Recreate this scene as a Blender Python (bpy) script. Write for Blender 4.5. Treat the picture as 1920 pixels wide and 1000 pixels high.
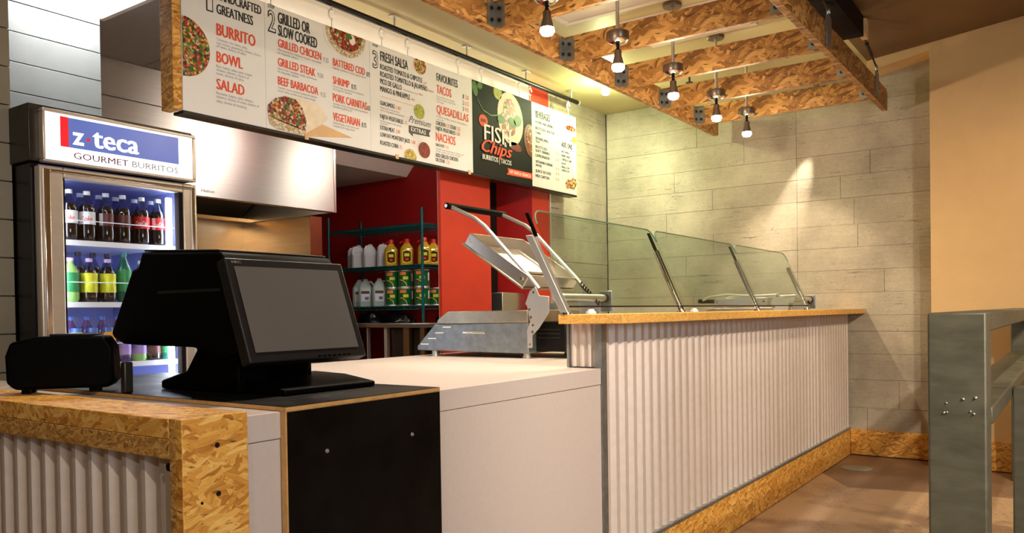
import bpy, bmesh, math, random
from mathutils import Vector, Matrix, Euler
random.seed(7)
PI = math.pi
SC = bpy.context.scene
C = SC.collection
for o in list(bpy.data.objects):
    bpy.data.objects.remove(o)

# ------------------------------------------------------------------ camera, world, lights, exposure
def setup_camera():
    yaw, pitch, roll, F, cy, h = 0.612827, -0.0142288, -0.0151746, 1509.803, 608.776, 1.10
    f = Vector((-math.sin(yaw)*math.cos(pitch), math.cos(yaw)*math.cos(pitch), math.sin(pitch)))
    r = Vector((math.cos(yaw), math.sin(yaw), 0)); u = r.cross(f)
    r2 = r*math.cos(roll) + u*math.sin(roll); u2 = -r*math.sin(roll) + u*math.cos(roll)
    cd = bpy.data.cameras.new('camera'); co = bpy.data.objects.new('camera', cd); C.objects.link(co)
    m = Matrix.Identity(4)
    for i, a in enumerate((r2, u2, -f)):
        for j in range(3): m[j][i] = a[j]
    m.translation = (0, 0, h)
    co.matrix_world = m
    cd.sensor_fit = 'HORIZONTAL'; cd.sensor_width = 36; cd.lens = 36*F/1920
    cd.shift_y = (cy-500)/1920; cd.clip_start = .02
    SC.camera = co
setup_camera()
SC.view_settings.view_transform = 'Standard'
SC.view_settings.look = 'None'
SC.view_settings.gamma = 1
SC.view_settings.use_curve_mapping = False
SC.view_settings.exposure = 0.6
w = bpy.data.worlds.new('world'); SC.world = w; w.use_nodes = True
w.node_tree.nodes['Background'].inputs[0].default_value = (1, .85, .7, 1)
w.node_tree.nodes['Background'].inputs[1].default_value = .02
SC.cycles.max_bounces = 8

def light(kind, name, loc, energy, col, target=None, size=.1, spot=60, blend=.4, parent=None, sizey=None):
    d = bpy.data.lights.new(name, kind); d.energy = energy; d.color = col
    if kind == 'AREA':
        d.size = size
        if sizey: d.shape = 'RECTANGLE'; d.size_y = sizey
    else: d.shadow_soft_size = size
    if kind == 'SPOT': d.spot_size = math.radians(spot); d.spot_blend = blend
    o = bpy.data.objects.new(name, d); C.objects.link(o)
    o.location = loc
    if target is not None:
        o.rotation_euler = (Vector(target)-Vector(loc)).to_track_quat('-Z', 'Y').to_euler()
    if parent:
        o.parent = parent; o.location = Vector(loc)-parent.location
    return o
WARM = (1, .84, .67)
# track lights of the dining room, on the ceiling in front of the counter (outside the frame)
light('SPOT', 'dining_track_light', (1.5, 1.3, 2.8), 330, WARM, (-1.4, 3.8, .5), .05, 66, .7)
light('SPOT', 'dining_track_light', (1.3, -.2, 2.8), 120, WARM, (-1.6, 1.6, .7), .05, 70, .6)
light('SPOT', 'dining_track_light', (.1, -1.6, 2.8), 45, WARM, (-2.0, 1.2, .8), .05, 60, .6)
light('AREA', 'board_fill_area', (3.46, .8, 1.65), 85, (.90, .95, 1), (-3.28, 2.6, 1.75), 3.2, sizey=1.5)  # added soft fill for the boards and counters, no window modelled here
light('SPOT', 'dining_track_light', (1.2, 3.2, 2.8), 190, (1, .76, .48), (0, 6.2, 1.0), .08, 58, 1)
for y in (2.33, 1.66): light('SPOT', 'pendant_light', (-1.9, y, 2.31), 42, (1, .84, .66), (-1.9, y, 0), .03, 95, .6)
light('SPOT', 'dining_track_light', (.3, 4.4, 2.9), 95, (1, .80, .56), (-.9, 4.6, 0), .05, 66, .6)
# ------------------------------------------------------------------ materials
def S(r, g, b):
    f = lambda c: c/12.92 if c <= .04045 else ((c+.055)/1.055)**2.4
    return (f(r/255), f(g/255), f(b/255), 1)
def base_mat(name):
    m = bpy.data.materials.new(name); m.use_nodes = True
    nt = m.node_tree
    return m, nt, nt.nodes['Principled BSDF']
def N(nt, t, **kw):
    n = nt.nodes.new(t)
    for k, v in kw.items():
        if k == 'ins':
            for a, b in v.items():
                if hasattr(b, 'is_output'): nt.links.new(b, n.inputs[a])
                else: n.inputs[a].default_value = b
        else: setattr(n, k, v)
    return n
def ramp(nt, fac, stops, interp='LINEAR'):
    n = nt.nodes.new('ShaderNodeValToRGB'); n.color_ramp.interpolation = interp
    e = n.color_ramp.elements
    while len(e) < len(stops): e.new(.5)
    for el, (p, c) in zip(e, stops): el.position = p; el.color = c
    nt.links.new(fac, n.inputs[0]); return n.outputs[0]
def mixc(nt, fac, a, b, mode='MIX'):
    n = nt.nodes.new('ShaderNodeMix'); n.data_type = 'RGBA'; n.blend_type = mode
    for k, v in ((0, fac), (6, a), (7, b)):
        if hasattr(v, 'is_output'): nt.links.new(v, n.inputs[k])
        else: n.inputs[k].default_value = v
    return n.outputs[2]
def coords(nt, scale=(1, 1, 1), rot=(0, 0, 0)):
    tc = N(nt, 'ShaderNodeTexCoord')
    return N(nt, 'ShaderNodeMapping', ins={'Vector': tc.outputs['Object'], 'Scale': scale, 'Rotation': rot}).outputs[0]
def noise(nt, v, scale, detail=4, rough=.6, dist=0):
    return N(nt, 'ShaderNodeTexNoise', ins={'Vector': v, 'Scale': scale, 'Detail': detail, 'Roughness': rough, 'Distortion': dist}).outputs[0]
def mul(c, k): return (min(c[0]*k, 1), min(c[1]*k, 1), min(c[2]*k, 1), 1)
MATS = {}
def mat(name, col, rough=.5, metal=0, var=.08, nscale=8, bump=0, bscale=60, spec=.5, stretch=(1, 1, 1), emit=0, coat=0, alpha=None, rvar=0, aniso=0):
    m, nt, b = base_mat(name)
    v = coords(nt, stretch)
    n = noise(nt, v, nscale)
    c = ramp(nt, n, [(.3, mul(col, 1-var)), (.7, mul(col, 1+var))])
    nt.links.new(c, b.inputs['Base Color'])
    b.inputs['Roughness'].default_value = rough; b.inputs['Metallic'].default_value = metal
    b.inputs['Specular IOR Level'].default_value = spec
    if rvar:
        rr = N(nt, 'ShaderNodeMapRange', ins={'Value': n, 'From Min': .3, 'From Max': .7, 'To Min': rough-rvar, 'To Max': rough+rvar})
        nt.links.new(rr.outputs[0], b.inputs['Roughness'])
    if aniso:
        b.inputs['Anisotropic Rotation'].default_value = .25
        b.inputs['Anisotropic'].default_value = aniso
        nt.links.new(N(nt, 'ShaderNodeTangent', direction_type='RADIAL', axis='Z').outputs[0], b.inputs['Tangent'])
    if coat: b.inputs['Coat Weight'].default_value = coat
    if bump:
        bn = N(nt, 'ShaderNodeBump', ins={'Strength': bump, 'Distance': .004, 'Height': noise(nt, v, bscale)})
        nt.links.new(bn.outputs[0], b.inputs['Normal'])
    if emit:
        nt.links.new(c, b.inputs['Emission Color']); b.inputs['Emission Strength'].default_value = emit
    MATS[name] = m; return m
def osb(name, pal, flake=1.0, rough=.55, dark=.0, contrast=1.0):
    """strand board: long flakes lying in the plane of each face, in several directions, layered"""
    m, nt, b = base_mat(name)
    tc = N(nt, 'ShaderNodeTexCoord').outputs['Object']
    nn = N(nt, 'ShaderNodeSeparateXYZ', ins={0: N(nt, 'ShaderNodeNewGeometry').outputs['True Normal']})
    p = N(nt, 'ShaderNodeSeparateXYZ', ins={0: tc})
    def msk(o): return N(nt, 'ShaderNodeMath', operation='GREATER_THAN', ins={0: N(nt, 'ShaderNodeMath', operation='ABSOLUTE', ins={0: o}).outputs[0], 1: .6}).outputs[0]
    mx, mz = msk(nn.outputs[0]), msk(nn.outputs[2])
    def pick(k, a_, b_): return N(nt, 'ShaderNodeMix', data_type='FLOAT', ins={0: k, 2: a_, 3: b_}).outputs[0]
    uv = N(nt, 'ShaderNodeCombineXYZ', ins={0: pick(mx, p.outputs[0], p.outputs[1]), 1: pick(mz, p.outputs[2], p.outputs[1]), 2: 0.0}).outputs[0]
    wob = N(nt, 'ShaderNodeTexNoise', ins={'Vector': uv, 'Scale': 14.0*flake, 'Detail': 2.0}).outputs['Color']
    vec = N(nt, 'ShaderNodeMixRGB', blend_type='ADD', ins={0: .035/flake, 1: uv, 2: wob}).outputs[0]
    col = None; hgt = None
    for i, ang in enumerate((.15, 1.0, -.7, 2.2, .5, -.25)):
        rot = N(nt, 'ShaderNodeMapping', ins={'Vector': vec, 'Rotation': (0, 0, ang), 'Location': (i*3.7, i*1.3, 0)}).outputs[0]
        mp = N(nt, 'ShaderNodeMapping', ins={'Vector': rot, 'Scale': (20*flake, 92*flake, 1)}).outputs[0]
        vo = N(nt, 'ShaderNodeTexVoronoi', voronoi_dimensions='2D', ins={'Vector': mp, 'Scale': 1.0, 'Randomness': 1.0})
        sep = N(nt, 'ShaderNodeSeparateColor', ins={0: vo.outputs['Color']})
        g = noise(nt, N(nt, 'ShaderNodeMapping', ins={'Vector': rot, 'Scale': (26*flake, 300*flake, 1)}).outputs[0], 1.0, 3, .6)
        mixv = N(nt, 'ShaderNodeMath', operation='MULTIPLY_ADD', ins={0: g, 1: .9, 2: sep.outputs[0]}).outputs[0]
        sc = N(nt, 'ShaderNodeMath', operation='MULTIPLY_ADD', ins={0: mixv, 1: .55*contrast, 2: .52*(1-contrast)}).outputs[0]
        c = ramp(nt, sc, [(.05, pal[0]), (.3, pal[1]), (.5, pal[2]), (.7, pal[3]), (.95, pal[4])])
        if col is None: col, hgt = c, g
        else:
            k = N(nt, 'ShaderNodeMath', operation='GREATER_THAN', ins={0: sep.outputs[2], 1: .6}).outputs[0]
            col = mixc(nt, k, col, c)
    sp = noise(nt, N(nt, 'ShaderNodeMapping', ins={'Vector': vec, 'Rotation': (0, 0, .4), 'Scale': (22*flake, 90*flake, 1)}).outputs[0], 1.0, 3, .65)
    k = ramp(nt, sp, [(.63-dark, (0, 0, 0, 1)), (.70-dark, (.9, .9, .9, 1))])
    col = mixc(nt, k, col, mul(pal[0], .4))
    nt.links.new(col, b.inputs['Base Color'])
    b.inputs['Roughness'].default_value = rough
    bn = N(nt, 'ShaderNodeBump', ins={'Strength': .25, 'Distance': .002, 'Height': hgt})
    nt.links.new(bn.outputs[0], b.inputs['Normal'])
    MATS[name] = m; return m
def food(name, cols, scale=70, rough=.45):
    m, nt, b = base_mat(name)
    v = coords(nt, (1, 1, 1))
    wn = N(nt, 'ShaderNodeTexNoise', ins={'Vector': v, 'Scale': 40.0}).outputs['Color']
    vec = N(nt, 'ShaderNodeMixRGB', blend_type='ADD', ins={0: .02, 1: v, 2: wn}).outputs[0]
    vo = N(nt, 'ShaderNodeTexVoronoi', ins={'Vector': vec, 'Scale': float(scale)})
    sep = N(nt, 'ShaderNodeSeparateColor', ins={0: vo.outputs['Color']})
    n = len(cols)
    c = ramp(nt, sep.outputs[0], [(i/n, S(*k)) for i, k in enumerate(cols)], 'CONSTANT')
    sh = ramp(nt, vo.outputs['Distance'], [(.1, (1, 1, 1, 1)), (.75, (.45, .4, .4, 1))])
    c = mixc(nt, .8, c, sh, 'MULTIPLY')
    nt.links.new(c, b.inputs['Base Color']); b.inputs['Roughness'].default_value = rough
    MATS[name] = m; return m
def glass(name, tint, gloss=.06, rough=.02):
    m, nt, b = base_mat(name); nt.nodes.remove(b)
    out = nt.nodes['Material Output']
    n1 = noise(nt, coords(nt), 3)
    tr = N(nt, 'ShaderNodeBsdfTransparent', ins={0: tint})
    gl = N(nt, 'ShaderNodeBsdfGlossy', ins={'Color': (1, 1, 1, 1), 'Roughness': rough})
    lw = N(nt, 'ShaderNodeLayerWeight', ins={'Blend': .5})
    p4 = N(nt, 'ShaderNodeMath', operation='POWER', ins={0: lw.outputs['Facing'], 1: 4.0})
    a0 = N(nt, 'ShaderNodeMath', operation='MULTIPLY_ADD', ins={0: p4.outputs[0], 1: .35, 2: gloss*.4})
    ad = N(nt, 'ShaderNodeMath', operation='MULTIPLY_ADD', ins={0: n1, 1: .01, 2: a0.outputs[0]})
    mx = N(nt, 'ShaderNodeMixShader', ins={0: ad.outputs[0], 1: tr.outputs[0], 2: gl.outputs[0]})
    nt.links.new(mx.outputs[0], out.inputs[0]); MATS[name] = m; return m
def concrete(name, base, lite):
    m, nt, b = base_mat(name)
    v = coords(nt)
    inf = N(nt, 'ShaderNodeObjectInfo').outputs['Random']
    big = noise(nt, v, 2.2, 5, .6)
    grain = noise(nt, coords(nt, (4, 4, 40)), 2.0, 5, .7, .4)
    fine = noise(nt, coords(nt, (1, 1, 1.6)), 38, 5, .75)
    a = N(nt, 'ShaderNodeMath', operation='MULTIPLY_ADD', ins={0: grain, 1: .25, 2: big}).outputs[0]
    a = N(nt, 'ShaderNodeMath', operation='MULTIPLY_ADD', ins={0: fine, 1: .30, 2: a}).outputs[0]
    a = N(nt, 'ShaderNodeMath', operation='MULTIPLY_ADD', ins={0: inf, 1: .05, 2: a}).outputs[0]
    c = ramp(nt, a, [(.5, base), (1.0, lite)])
    pits = noise(nt, coords(nt, (1, 1, 2.4)), 55, 3, .6)
    pm = ramp(nt, pits, [(.64, (0, 0, 0, 1)), (.70, (1, 1, 1, 1))])
    crk = noise(nt, coords(nt, (1.2, 1.2, 26)), 3.0, 4, .6, .5)
    cm = ramp(nt, crk, [(.655, (0, 0, 0, 1)), (.68, (1, 1, 1, 1))])
    pm = mixc(nt, 1, pm, cm, 'LIGHTEN')
    patch = ramp(nt, noise(nt, v, 5, 3), [(.45, (.15, .15, .15, 1)), (.65, (1, 1, 1, 1))])
    pm = mixc(nt, 1, pm, patch, 'MULTIPLY')
    c = mixc(nt, pm, c, mul(base, .35))
    nt.links.new(c, b.inputs['Base Color']); b.inputs['Roughness'].default_value = .62
    h = N(nt, 'ShaderNodeMath', operation='SUBTRACT', ins={0: fine, 1: pm}).outputs[0]
    bn = N(nt, 'ShaderNodeBump', ins={'Strength': .45, 'Distance': .006, 'Height': h})
    nt.links.new(bn.outputs[0], b.inputs['Normal'])
    MATS[name] = m; return m
def floor_mat():
    m, nt, b = base_mat('floor_concrete')
    v = coords(nt)
    big = noise(nt, v, .9, 4, .55, .8)
    vo = N(nt, 'ShaderNodeTexVoronoi', ins={'Vector': coords(nt, (.9, .6, 1), (0, 0, .6)), 'Scale': 1.1})
    sep = N(nt, 'ShaderNodeSeparateColor', ins={0: vo.outputs['Color']})
    a = N(nt, 'ShaderNodeMath', operation='MULTIPLY_ADD', ins={0: sep.outputs[0], 1: .35, 2: big}).outputs[0]
    c = ramp(nt, a, [(.42, S(104, 84, 70)), (.6, S(142, 114, 90)), (.72, S(150, 122, 98)), (.8, S(192, 162, 128))])
    fine = noise(nt, v, 60, 5, .75)
    sp = ramp(nt, fine, [(.53, (0, 0, 0, 1)), (.62, (1, 1, 1, 1))])
    zone = ramp(nt, noise(nt, v, 1.6, 3), [(.47, (.08, .08, .08, 1)), (.53, (.8, .8, .8, 1))])
    c = mixc(nt, mixc(nt, 1, sp, zone, 'MULTIPLY'), c, S(70, 50, 44))
    nt.links.new(c, b.inputs['Base Color'])
    rr = N(nt, 'ShaderNodeMapRange', ins={'Value': big, 'To Min': .25, 'To Max': .5})
    nt.links.new(rr.outputs[0], b.inputs['Roughness'])
    bn = N(nt, 'ShaderNodeBump', ins={'Strength': .08, 'Distance': .003, 'Height': fine})
    nt.links.new(bn.outputs[0], b.inputs['Normal'])
    MATS['floor'] = m
def emis(name, col, strength):
    m, nt, b = base_mat(name)
    n = noise(nt, coords(nt), 2)
    c = ramp(nt, n, [(0, mul(col, .97)), (1, col)])
    nt.links.new(c, b.inputs['Base Color']); nt.links.new(c, b.inputs['Emission Color'])
    b.inputs['Emission Strength'].default_value = strength
    MATS[name] = m; return m
floor_mat()
osb('osb', [S(120, 72, 18), S(180, 120, 42), S(212, 152, 62), S(230, 178, 88), S(244, 210, 136)], 1.15)
osb('osb_beam', [S(62, 34, 14), S(122, 80, 36), S(158, 110, 54), S(184, 136, 74), S(214, 176, 112)], .55, .5, .03)
osb('osb_edge', [S(94, 58, 18), S(150, 102, 44), S(182, 132, 64), S(206, 160, 86), S(226, 186, 114)], 2.2, .7)
osb('osb_cap', [S(168, 112, 44), S(200, 146, 66), S(220, 166, 82), S(232, 184, 100), S(242, 204, 130)], 2.0, .5, -.05, .7)
concrete('concrete', S(128, 120, 104), S(182, 172, 152))
mat('joint', S(84, 80, 72), .8, var=.45, nscale=9)
mat('tile_tan', S(138, 130, 112), .5, var=.06, nscale=5, bump=.1)
mat('tile_grey', S(112, 116, 117), .45, var=.1, nscale=4, bump=.08)
mat('paint_tan', S(222, 186, 134), .6, var=.03, bump=.05, bscale=200)
mat('paint_olive', S(190, 176, 128), .45, var=.03)
mat('paint_brown', S(112, 84, 50), .5, var=.04)
mat('paint_white', S(232, 226, 216), .6, var=.02)
mat('paint_red', S(176, 28, 26), .5, var=.05)
mat('paint_orange', S(196, 50, 26), .5, var=.05)
mat('paint_dark', S(34, 24, 22), .9, spec=.1)
mat('ceiling_tile', S(160, 156, 150), .8, var=.04, bump=.1, bscale=150)
mat('steel', S(206, 200, 192), .32, 1, .04, 3, stretch=(1, .3, 30), aniso=.8)
mat('steel_x', S(190, 186, 180), .3, 1, .05, 3, stretch=(1, 30, 1), bump=.03, bscale=40)
mat('steel_frame', S(214, 206, 196), .38, .75, .04, 3, stretch=(1, 1, 8))
mat('steel_warm', S(176, 144, 104), .35, 1, .08, 3, stretch=(1, 1, 8))
mat('chrome', S(220, 216, 210), .12, 1, .03)
mat('alu', S(208, 206, 202), .42, .85, .05)
mat('worn_alu', S(190, 178, 156), .36, 1, .16, 14)
mat('galv', S(150, 156, 158), .42, .85, .2, 22, bump=.05)
mat('rail_steel', S(94, 93, 78), .5, .35, .16, 9, stretch=(1, 1, 3), bump=.08, bscale=30, rvar=.08)
mat('corr_paint', S(206, 194, 184), .5, .25, .05, 30, bump=.06, bscale=300)
mat('quartz', S(196, 184, 177), .4, 0, .03, 80)
mat('laminate_black', S(8, 7, 7), .42, 0, .5, 6, rvar=.1, spec=.2)
mat('ply_edge', S(196, 150, 90), .6, var=.15, nscale=40)
mat('black_plastic', S(2, 2, 2), .5, var=.1, spec=.06)
mat('bezel_plastic', S(20, 19, 19), .45, var=.06, spec=.3)
mat('screen', S(92, 88, 84), .22, var=.04, nscale=3)
mat('black_metal', S(24, 21, 20), .35, .6)
mat('dark_steel', S(70, 66, 60), .4, .9, .15)
mat('bronze', S(128, 114, 102), .36, .8, .1)
mat('white_plastic', S(228, 228, 226), .4, var=.02)
mat('fridge_inner', S(150, 160, 220), .5, var=.03)
mat('shelf_white', S(236, 238, 248), .4, var=.02)
mat('board_white', S(236, 239, 242), .55, var=.03, nscale=2)
mat('board_grain', S(214, 214, 216), .55, var=.07, nscale=6, stretch=(1, 20, 1))
mat('board_black', S(13, 12, 16), .6, var=.4, nscale=7, spec=.2)
mat('ink_black', S(34, 33, 36), .6); mat('ink_grey', S(150, 150, 152), .6); mat('ink_red', S(230, 78, 40), .6, var=.03)
mat('ink_pale_red', S(240, 150, 120), .6); mat('ink_white', S(244, 243, 240), .6, var=.01)
mat('ink_ribbon', S(72, 74, 80), .6); mat('ink_purple', S(112, 34, 74), .6)
mat('bowl_white', S(238, 238, 238), .4, var=.02); mat('wrap', S(240, 228, 206), .6, var=.1, nscale=20)
mat('kraft', S(222, 186, 140), .6, var=.08, nscale=12); mat('leaf', S(66, 116, 42), .5, var=.4, nscale=30)
mat('clay', S(120, 52, 22), .5, var=.3, nscale=30)
food('salad', [(60, 96, 30), (120, 160, 60), (206, 48, 34), (232, 120, 90), (238, 222, 190), (96, 30, 30), (236, 190, 60), (74, 110, 40)], 85)
food('chili', [(150, 30, 24), (190, 50, 30), (90, 24, 20), (232, 214, 180), (170, 60, 34), (190, 50, 30), (120, 150, 60)], 85)
food('filling', [(120, 40, 30), (200, 50, 36), (232, 200, 90), (70, 36, 26), (214, 160, 120), (236, 226, 200), (90, 130, 50)], 80)
food('rice', [(240, 232, 210), (226, 210, 170), (250, 246, 230), (200, 170, 110)], 110)
food('salsa', [(214, 60, 40), (240, 190, 70), (236, 226, 190), (130, 40, 30), (120, 150, 60)], 90)
food('guac', [(196, 206, 70), (214, 222, 110), (170, 186, 50)], 90)
food('red_salsa', [(150, 20, 18), (176, 34, 26), (110, 14, 12)], 90)
food('yellow_relish', [(214, 196, 80), (196, 170, 50), (232, 220, 130)], 80)
food('taco', [(190, 60, 46), (226, 190, 180), (150, 44, 34), (240, 226, 214), (206, 120, 90)], 55)
emis('bulb', (1, .93, .8, 1), 40); emis('bulb_green', (.98, 1, .78, 1), 45)
emis('troffer', (1, .97, .92, 1), 19); emis('tube_light', (1, .97, .93, 1), 3); emis('strip', (1, .88, .78, 1), 5); emis('led', (.82, .88, 1, 1), 16)
emis('sign_light', (.93, .95, 1, 1), .95)
mat('sign_blue', S(84, 102, 172), .3, var=.04, emit=.55); mat('sign_red', S(206, 30, 40), .3, var=.03, emit=.6)
emis('sign_white', (1, 1, 1, 1), 1.15)
glass('clear_glass', (.97, .985, .98, 1)); glass('green_glass', (.84, .90, .86, 1))
mat('glass_edge', S(96, 128, 110), .15, var=.1)
mat('cola', S(20, 8, 6), .08, var=.2, coat=.5); mat('tea_dark', S(40, 20, 14), .08, coat=.5); mat('green_drink', S(60, 140, 60), .1, coat=.4)
mat('lime_drink', S(150, 200, 110), .12); mat('teal_bottle', S(16, 96, 80), .08, coat=.5); mat('purple_drink', S(66, 36, 96), .12)
mat('yellow_drink', S(232, 220, 120), .15); mat('orange_drink', S(214, 140, 40), .15)
glass('clear_plastic', (.55, .6, .75, 1))
mat('label_white', S(226, 228, 236), .45, var=.03); mat('label_red', S(204, 22, 28), .45, var=.04); mat('label_yellow', S(214, 214, 40), .45, var=.2, nscale=30)
mat('label_green', S(40, 140, 80), .45, var=.3, nscale=30); mat('label_dark', S(84, 28, 32), .45, var=.3, nscale=40); mat('label_purple', S(150, 120, 200), .45, var=.2)
mat('cap_dark', S(26, 26, 40), .4); mat('cap_teal', S(30, 130, 130), .4); mat('cap_lilac', S(200, 170, 214), .4); mat('cap_blue', S(70, 100, 170), .4)
mat('jug_white', S(238, 241, 246), .4, var=.03); mat('jug_clear', S(176, 192, 190), .25, var=.06); mat('cap_red', S(214, 34, 30), .4)
mat('oil', S(206, 164, 40), .12, var=.2, coat=.4); mat('oil_dark', S(90, 40, 14), .15)
mat('can_green', S(12, 92, 48), .35, var=.1); mat('can_orange', S(232, 130, 50), .4, var=.1); mat('can_yellow', S(210, 214, 50), .4); mat('can_beans', S(96, 34, 28), .5, var=.5, nscale=120)
mat('rack_green', S(16, 92, 92), .35, .3); mat('bag_black', S(14, 14, 16), .25, var=.3)
mat('steel_red_reflect', S(150, 92, 66), .35, .9, .1)

# ------------------------------------------------------------------ mesh helpers
class MB:
    def __init__(s): s.v = []; s.f = []
    def add(s, vs, fs):
        k = len(s.v); s.v += [tuple(v) for v in vs]; s.f += [tuple(i+k for i in f) for f in fs]; return s
    def box(s, x0, x1, y0, y1, z0, z1, M=None):
        vs = [Vector((x, y, z)) for x in (x0, x1) for y in (y0, y1) for z in (z0, z1)]
        if M is not None: vs = [M @ v for v in vs]
        return s.add(vs, [(0, 1, 3, 2), (4, 6, 7, 5), (0, 4, 5, 1), (2, 3, 7, 6), (0, 2, 6, 4), (1, 5, 7, 3)])
    def cyl(s, p0, p1, r0, r1=None, n=14):
        p0, p1 = Vector(p0), Vector(p1); r1 = r0 if r1 is None else r1
        q = (p1-p0).to_track_quat('Z', 'Y'); a = q @ Vector((1, 0, 0)); b = q @ Vector((0, 1, 0))
        vs = []
        for p, r in ((p0, r0), (p1, r1)):
            vs += [p + (a*math.cos(2*PI*i/n) + b*math.sin(2*PI*i/n))*r for i in range(n)]
        fs = [(i, (i+1) % n, n+(i+1) % n, n+i) for i in range(n)] + [tuple(range(n))[::-1], tuple(range(n, 2*n))]
        return s.add(vs, fs)
    def lathe(s, prof, o, n=16, sq=None):
        vs = []; fs = []
        for r, z in prof:
            for i in range(n):
                t = 2*PI*i/n; rr = r
                if sq: # squarish section
                    cc, ss = abs(math.cos(t)), abs(math.sin(t)); rr = r*min(1/max(cc, ss), sq)
                tt = t+PI/4 if sq else t
                vs.append((o[0]+rr*math.cos(tt), o[1]+rr*math.sin(tt), o[2]+z))
        m = len(prof)
        for j in range(m-1):
            fs += [(j*n+i, j*n+(i+1) % n, (j+1)*n+(i+1) % n, (j+1)*n+i) for i in range(n)]
        fs += [tuple(range(n))[::-1], tuple(range((m-1)*n, m*n))]
        return s.add(vs, fs)
    def tube(s, pts, r, n=8):
        pts = [Vector(p) for p in pts]; vs = []; fs = []
        up = None
        for i, p in enumerate(pts):
            d = (pts[min(i+1, len(pts)-1)]-pts[max(i-1, 0)]).normalized()
            if up is None:
                up = Vector((0, 0, 1)) if abs(d.z) < .9 else Vector((1, 0, 0))
            a = d.cross(up).normalized(); b = a.cross(d).normalized(); up = b
            vs += [p + (a*math.cos(2*PI*k/n)+b*math.sin(2*PI*k/n))*r for k in range(n)]
        m = len(pts)
        for j in range(m-1):
            fs += [(j*n+k, j*n+(k+1) % n, (j+1)*n+(k+1) % n, (j+1)*n+k) for k in range(n)]
        fs += [tuple(range(n))[::-1], tuple(range((m-1)*n, m*n))]
        return s.add(vs, fs)
    def prism(s, poly, axis, a, b):
        def mk(p, c):
            return (c, p[0], p[1]) if axis == 'x' else (p[0], c, p[1]) if axis == 'y' else (p[0], p[1], c)
        n = len(poly); vs = [mk(p, a) for p in poly] + [mk(p, b) for p in poly]
        return s.add(vs, [(i, (i+1) % n, n+(i+1) % n, n+i) for i in range(n)] + [tuple(range(n))[::-1], tuple(range(n, 2*n))])
    def patch(s, o, r, a0, a1, z0, z1, n=6):
        vs = []; fs = []
        for i in range(n+1):
            t = a0+(a1-a0)*i/n
            vs += [(o[0]+r*math.cos(t), o[1]+r*math.sin(t), o[2]+z) for z in (z0, z1)]
        return s.add(vs, [(2*i, 2*i+2, 2*i+3, 2*i+1) for i in range(n)])
    def flat(s, poly, X): # polygon in (y,z) facing +x
        return s.add([(X, p[0], p[1]) for p in poly], [tuple(range(len(poly)))])
    def disc(s, cy, cz, ry, rz, X, n=28, zmax=9, zmin=-9, ymin=-9):
        return s.flat([(max(cy+ry*math.cos(2*PI*i/n), ymin), min(max(cz+rz*math.sin(2*PI*i/n), zmin), zmax)) for i in range(n)], X)
    def build(s, name, m, parent=None, bevel=0, kind=None, label=None, cat=None, group=None, recalc=True, solid=0, origin=None):
        if parent is None:
            if origin is None:
                xs = [v[0] for v in s.v]; ys = [v[1] for v in s.v]; zs = [v[2] for v in s.v]
                origin = ((min(xs)+max(xs))/2, (min(ys)+max(ys))/2, min(zs))
            off = Vector(origin)
        else: off = world_loc(parent)
        me = bpy.data.meshes.new(name)
        me.from_pydata([tuple(Vector(v)-off) for v in s.v], [], s.f)
        if recalc:
            bm = bmesh.new(); bm.from_mesh(me); bmesh.ops.recalc_face_normals(bm, faces=bm.faces); bm.to_mesh(me); bm.free()
        for p in me.polygons: p.use_smooth = True
        me.set_sharp_from_angle(angle=math.radians(38))
        me.materials.append(MATS[m])
        o = bpy.data.objects.new(name, me); C.objects.link(o)
        if parent is None: o.location = off
        else: o.parent = parent
        if bevel:
            b = o.modifiers.new('bevel', 'BEVEL'); b.width = bevel; b.segments = 2; b.limit_method = 'ANGLE'; b.angle_limit = math.radians(40)
        if solid:
            b = o.modifiers.new('solid', 'SOLIDIFY'); b.thickness = solid
        tag(o, label, cat, group, kind)
        return o
def world_loc(o):
    p = Vector((0, 0, 0))
    while o is not None: p = p + o.location; o = o.parent
    return p
def tag(o, label=None, cat=None, group=None, kind=None):
    for k, v in (('label', label), ('category', cat), ('group', group), ('kind', kind)):
        if v: o[k] = v
    return o
def thing(name, label, cat, loc, group=None):
    o = bpy.data.objects.new(name, None); C.objects.link(o); o.location = loc; o.empty_display_size = .05
    return tag(o, label, cat, group)
def bx(*a, M=None): return MB().box(*a, M=M)
ORD = ['first', 'second', 'third', 'fourth', 'fifth', 'sixth', 'seventh', 'eighth', 'ninth', 'tenth']

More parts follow.
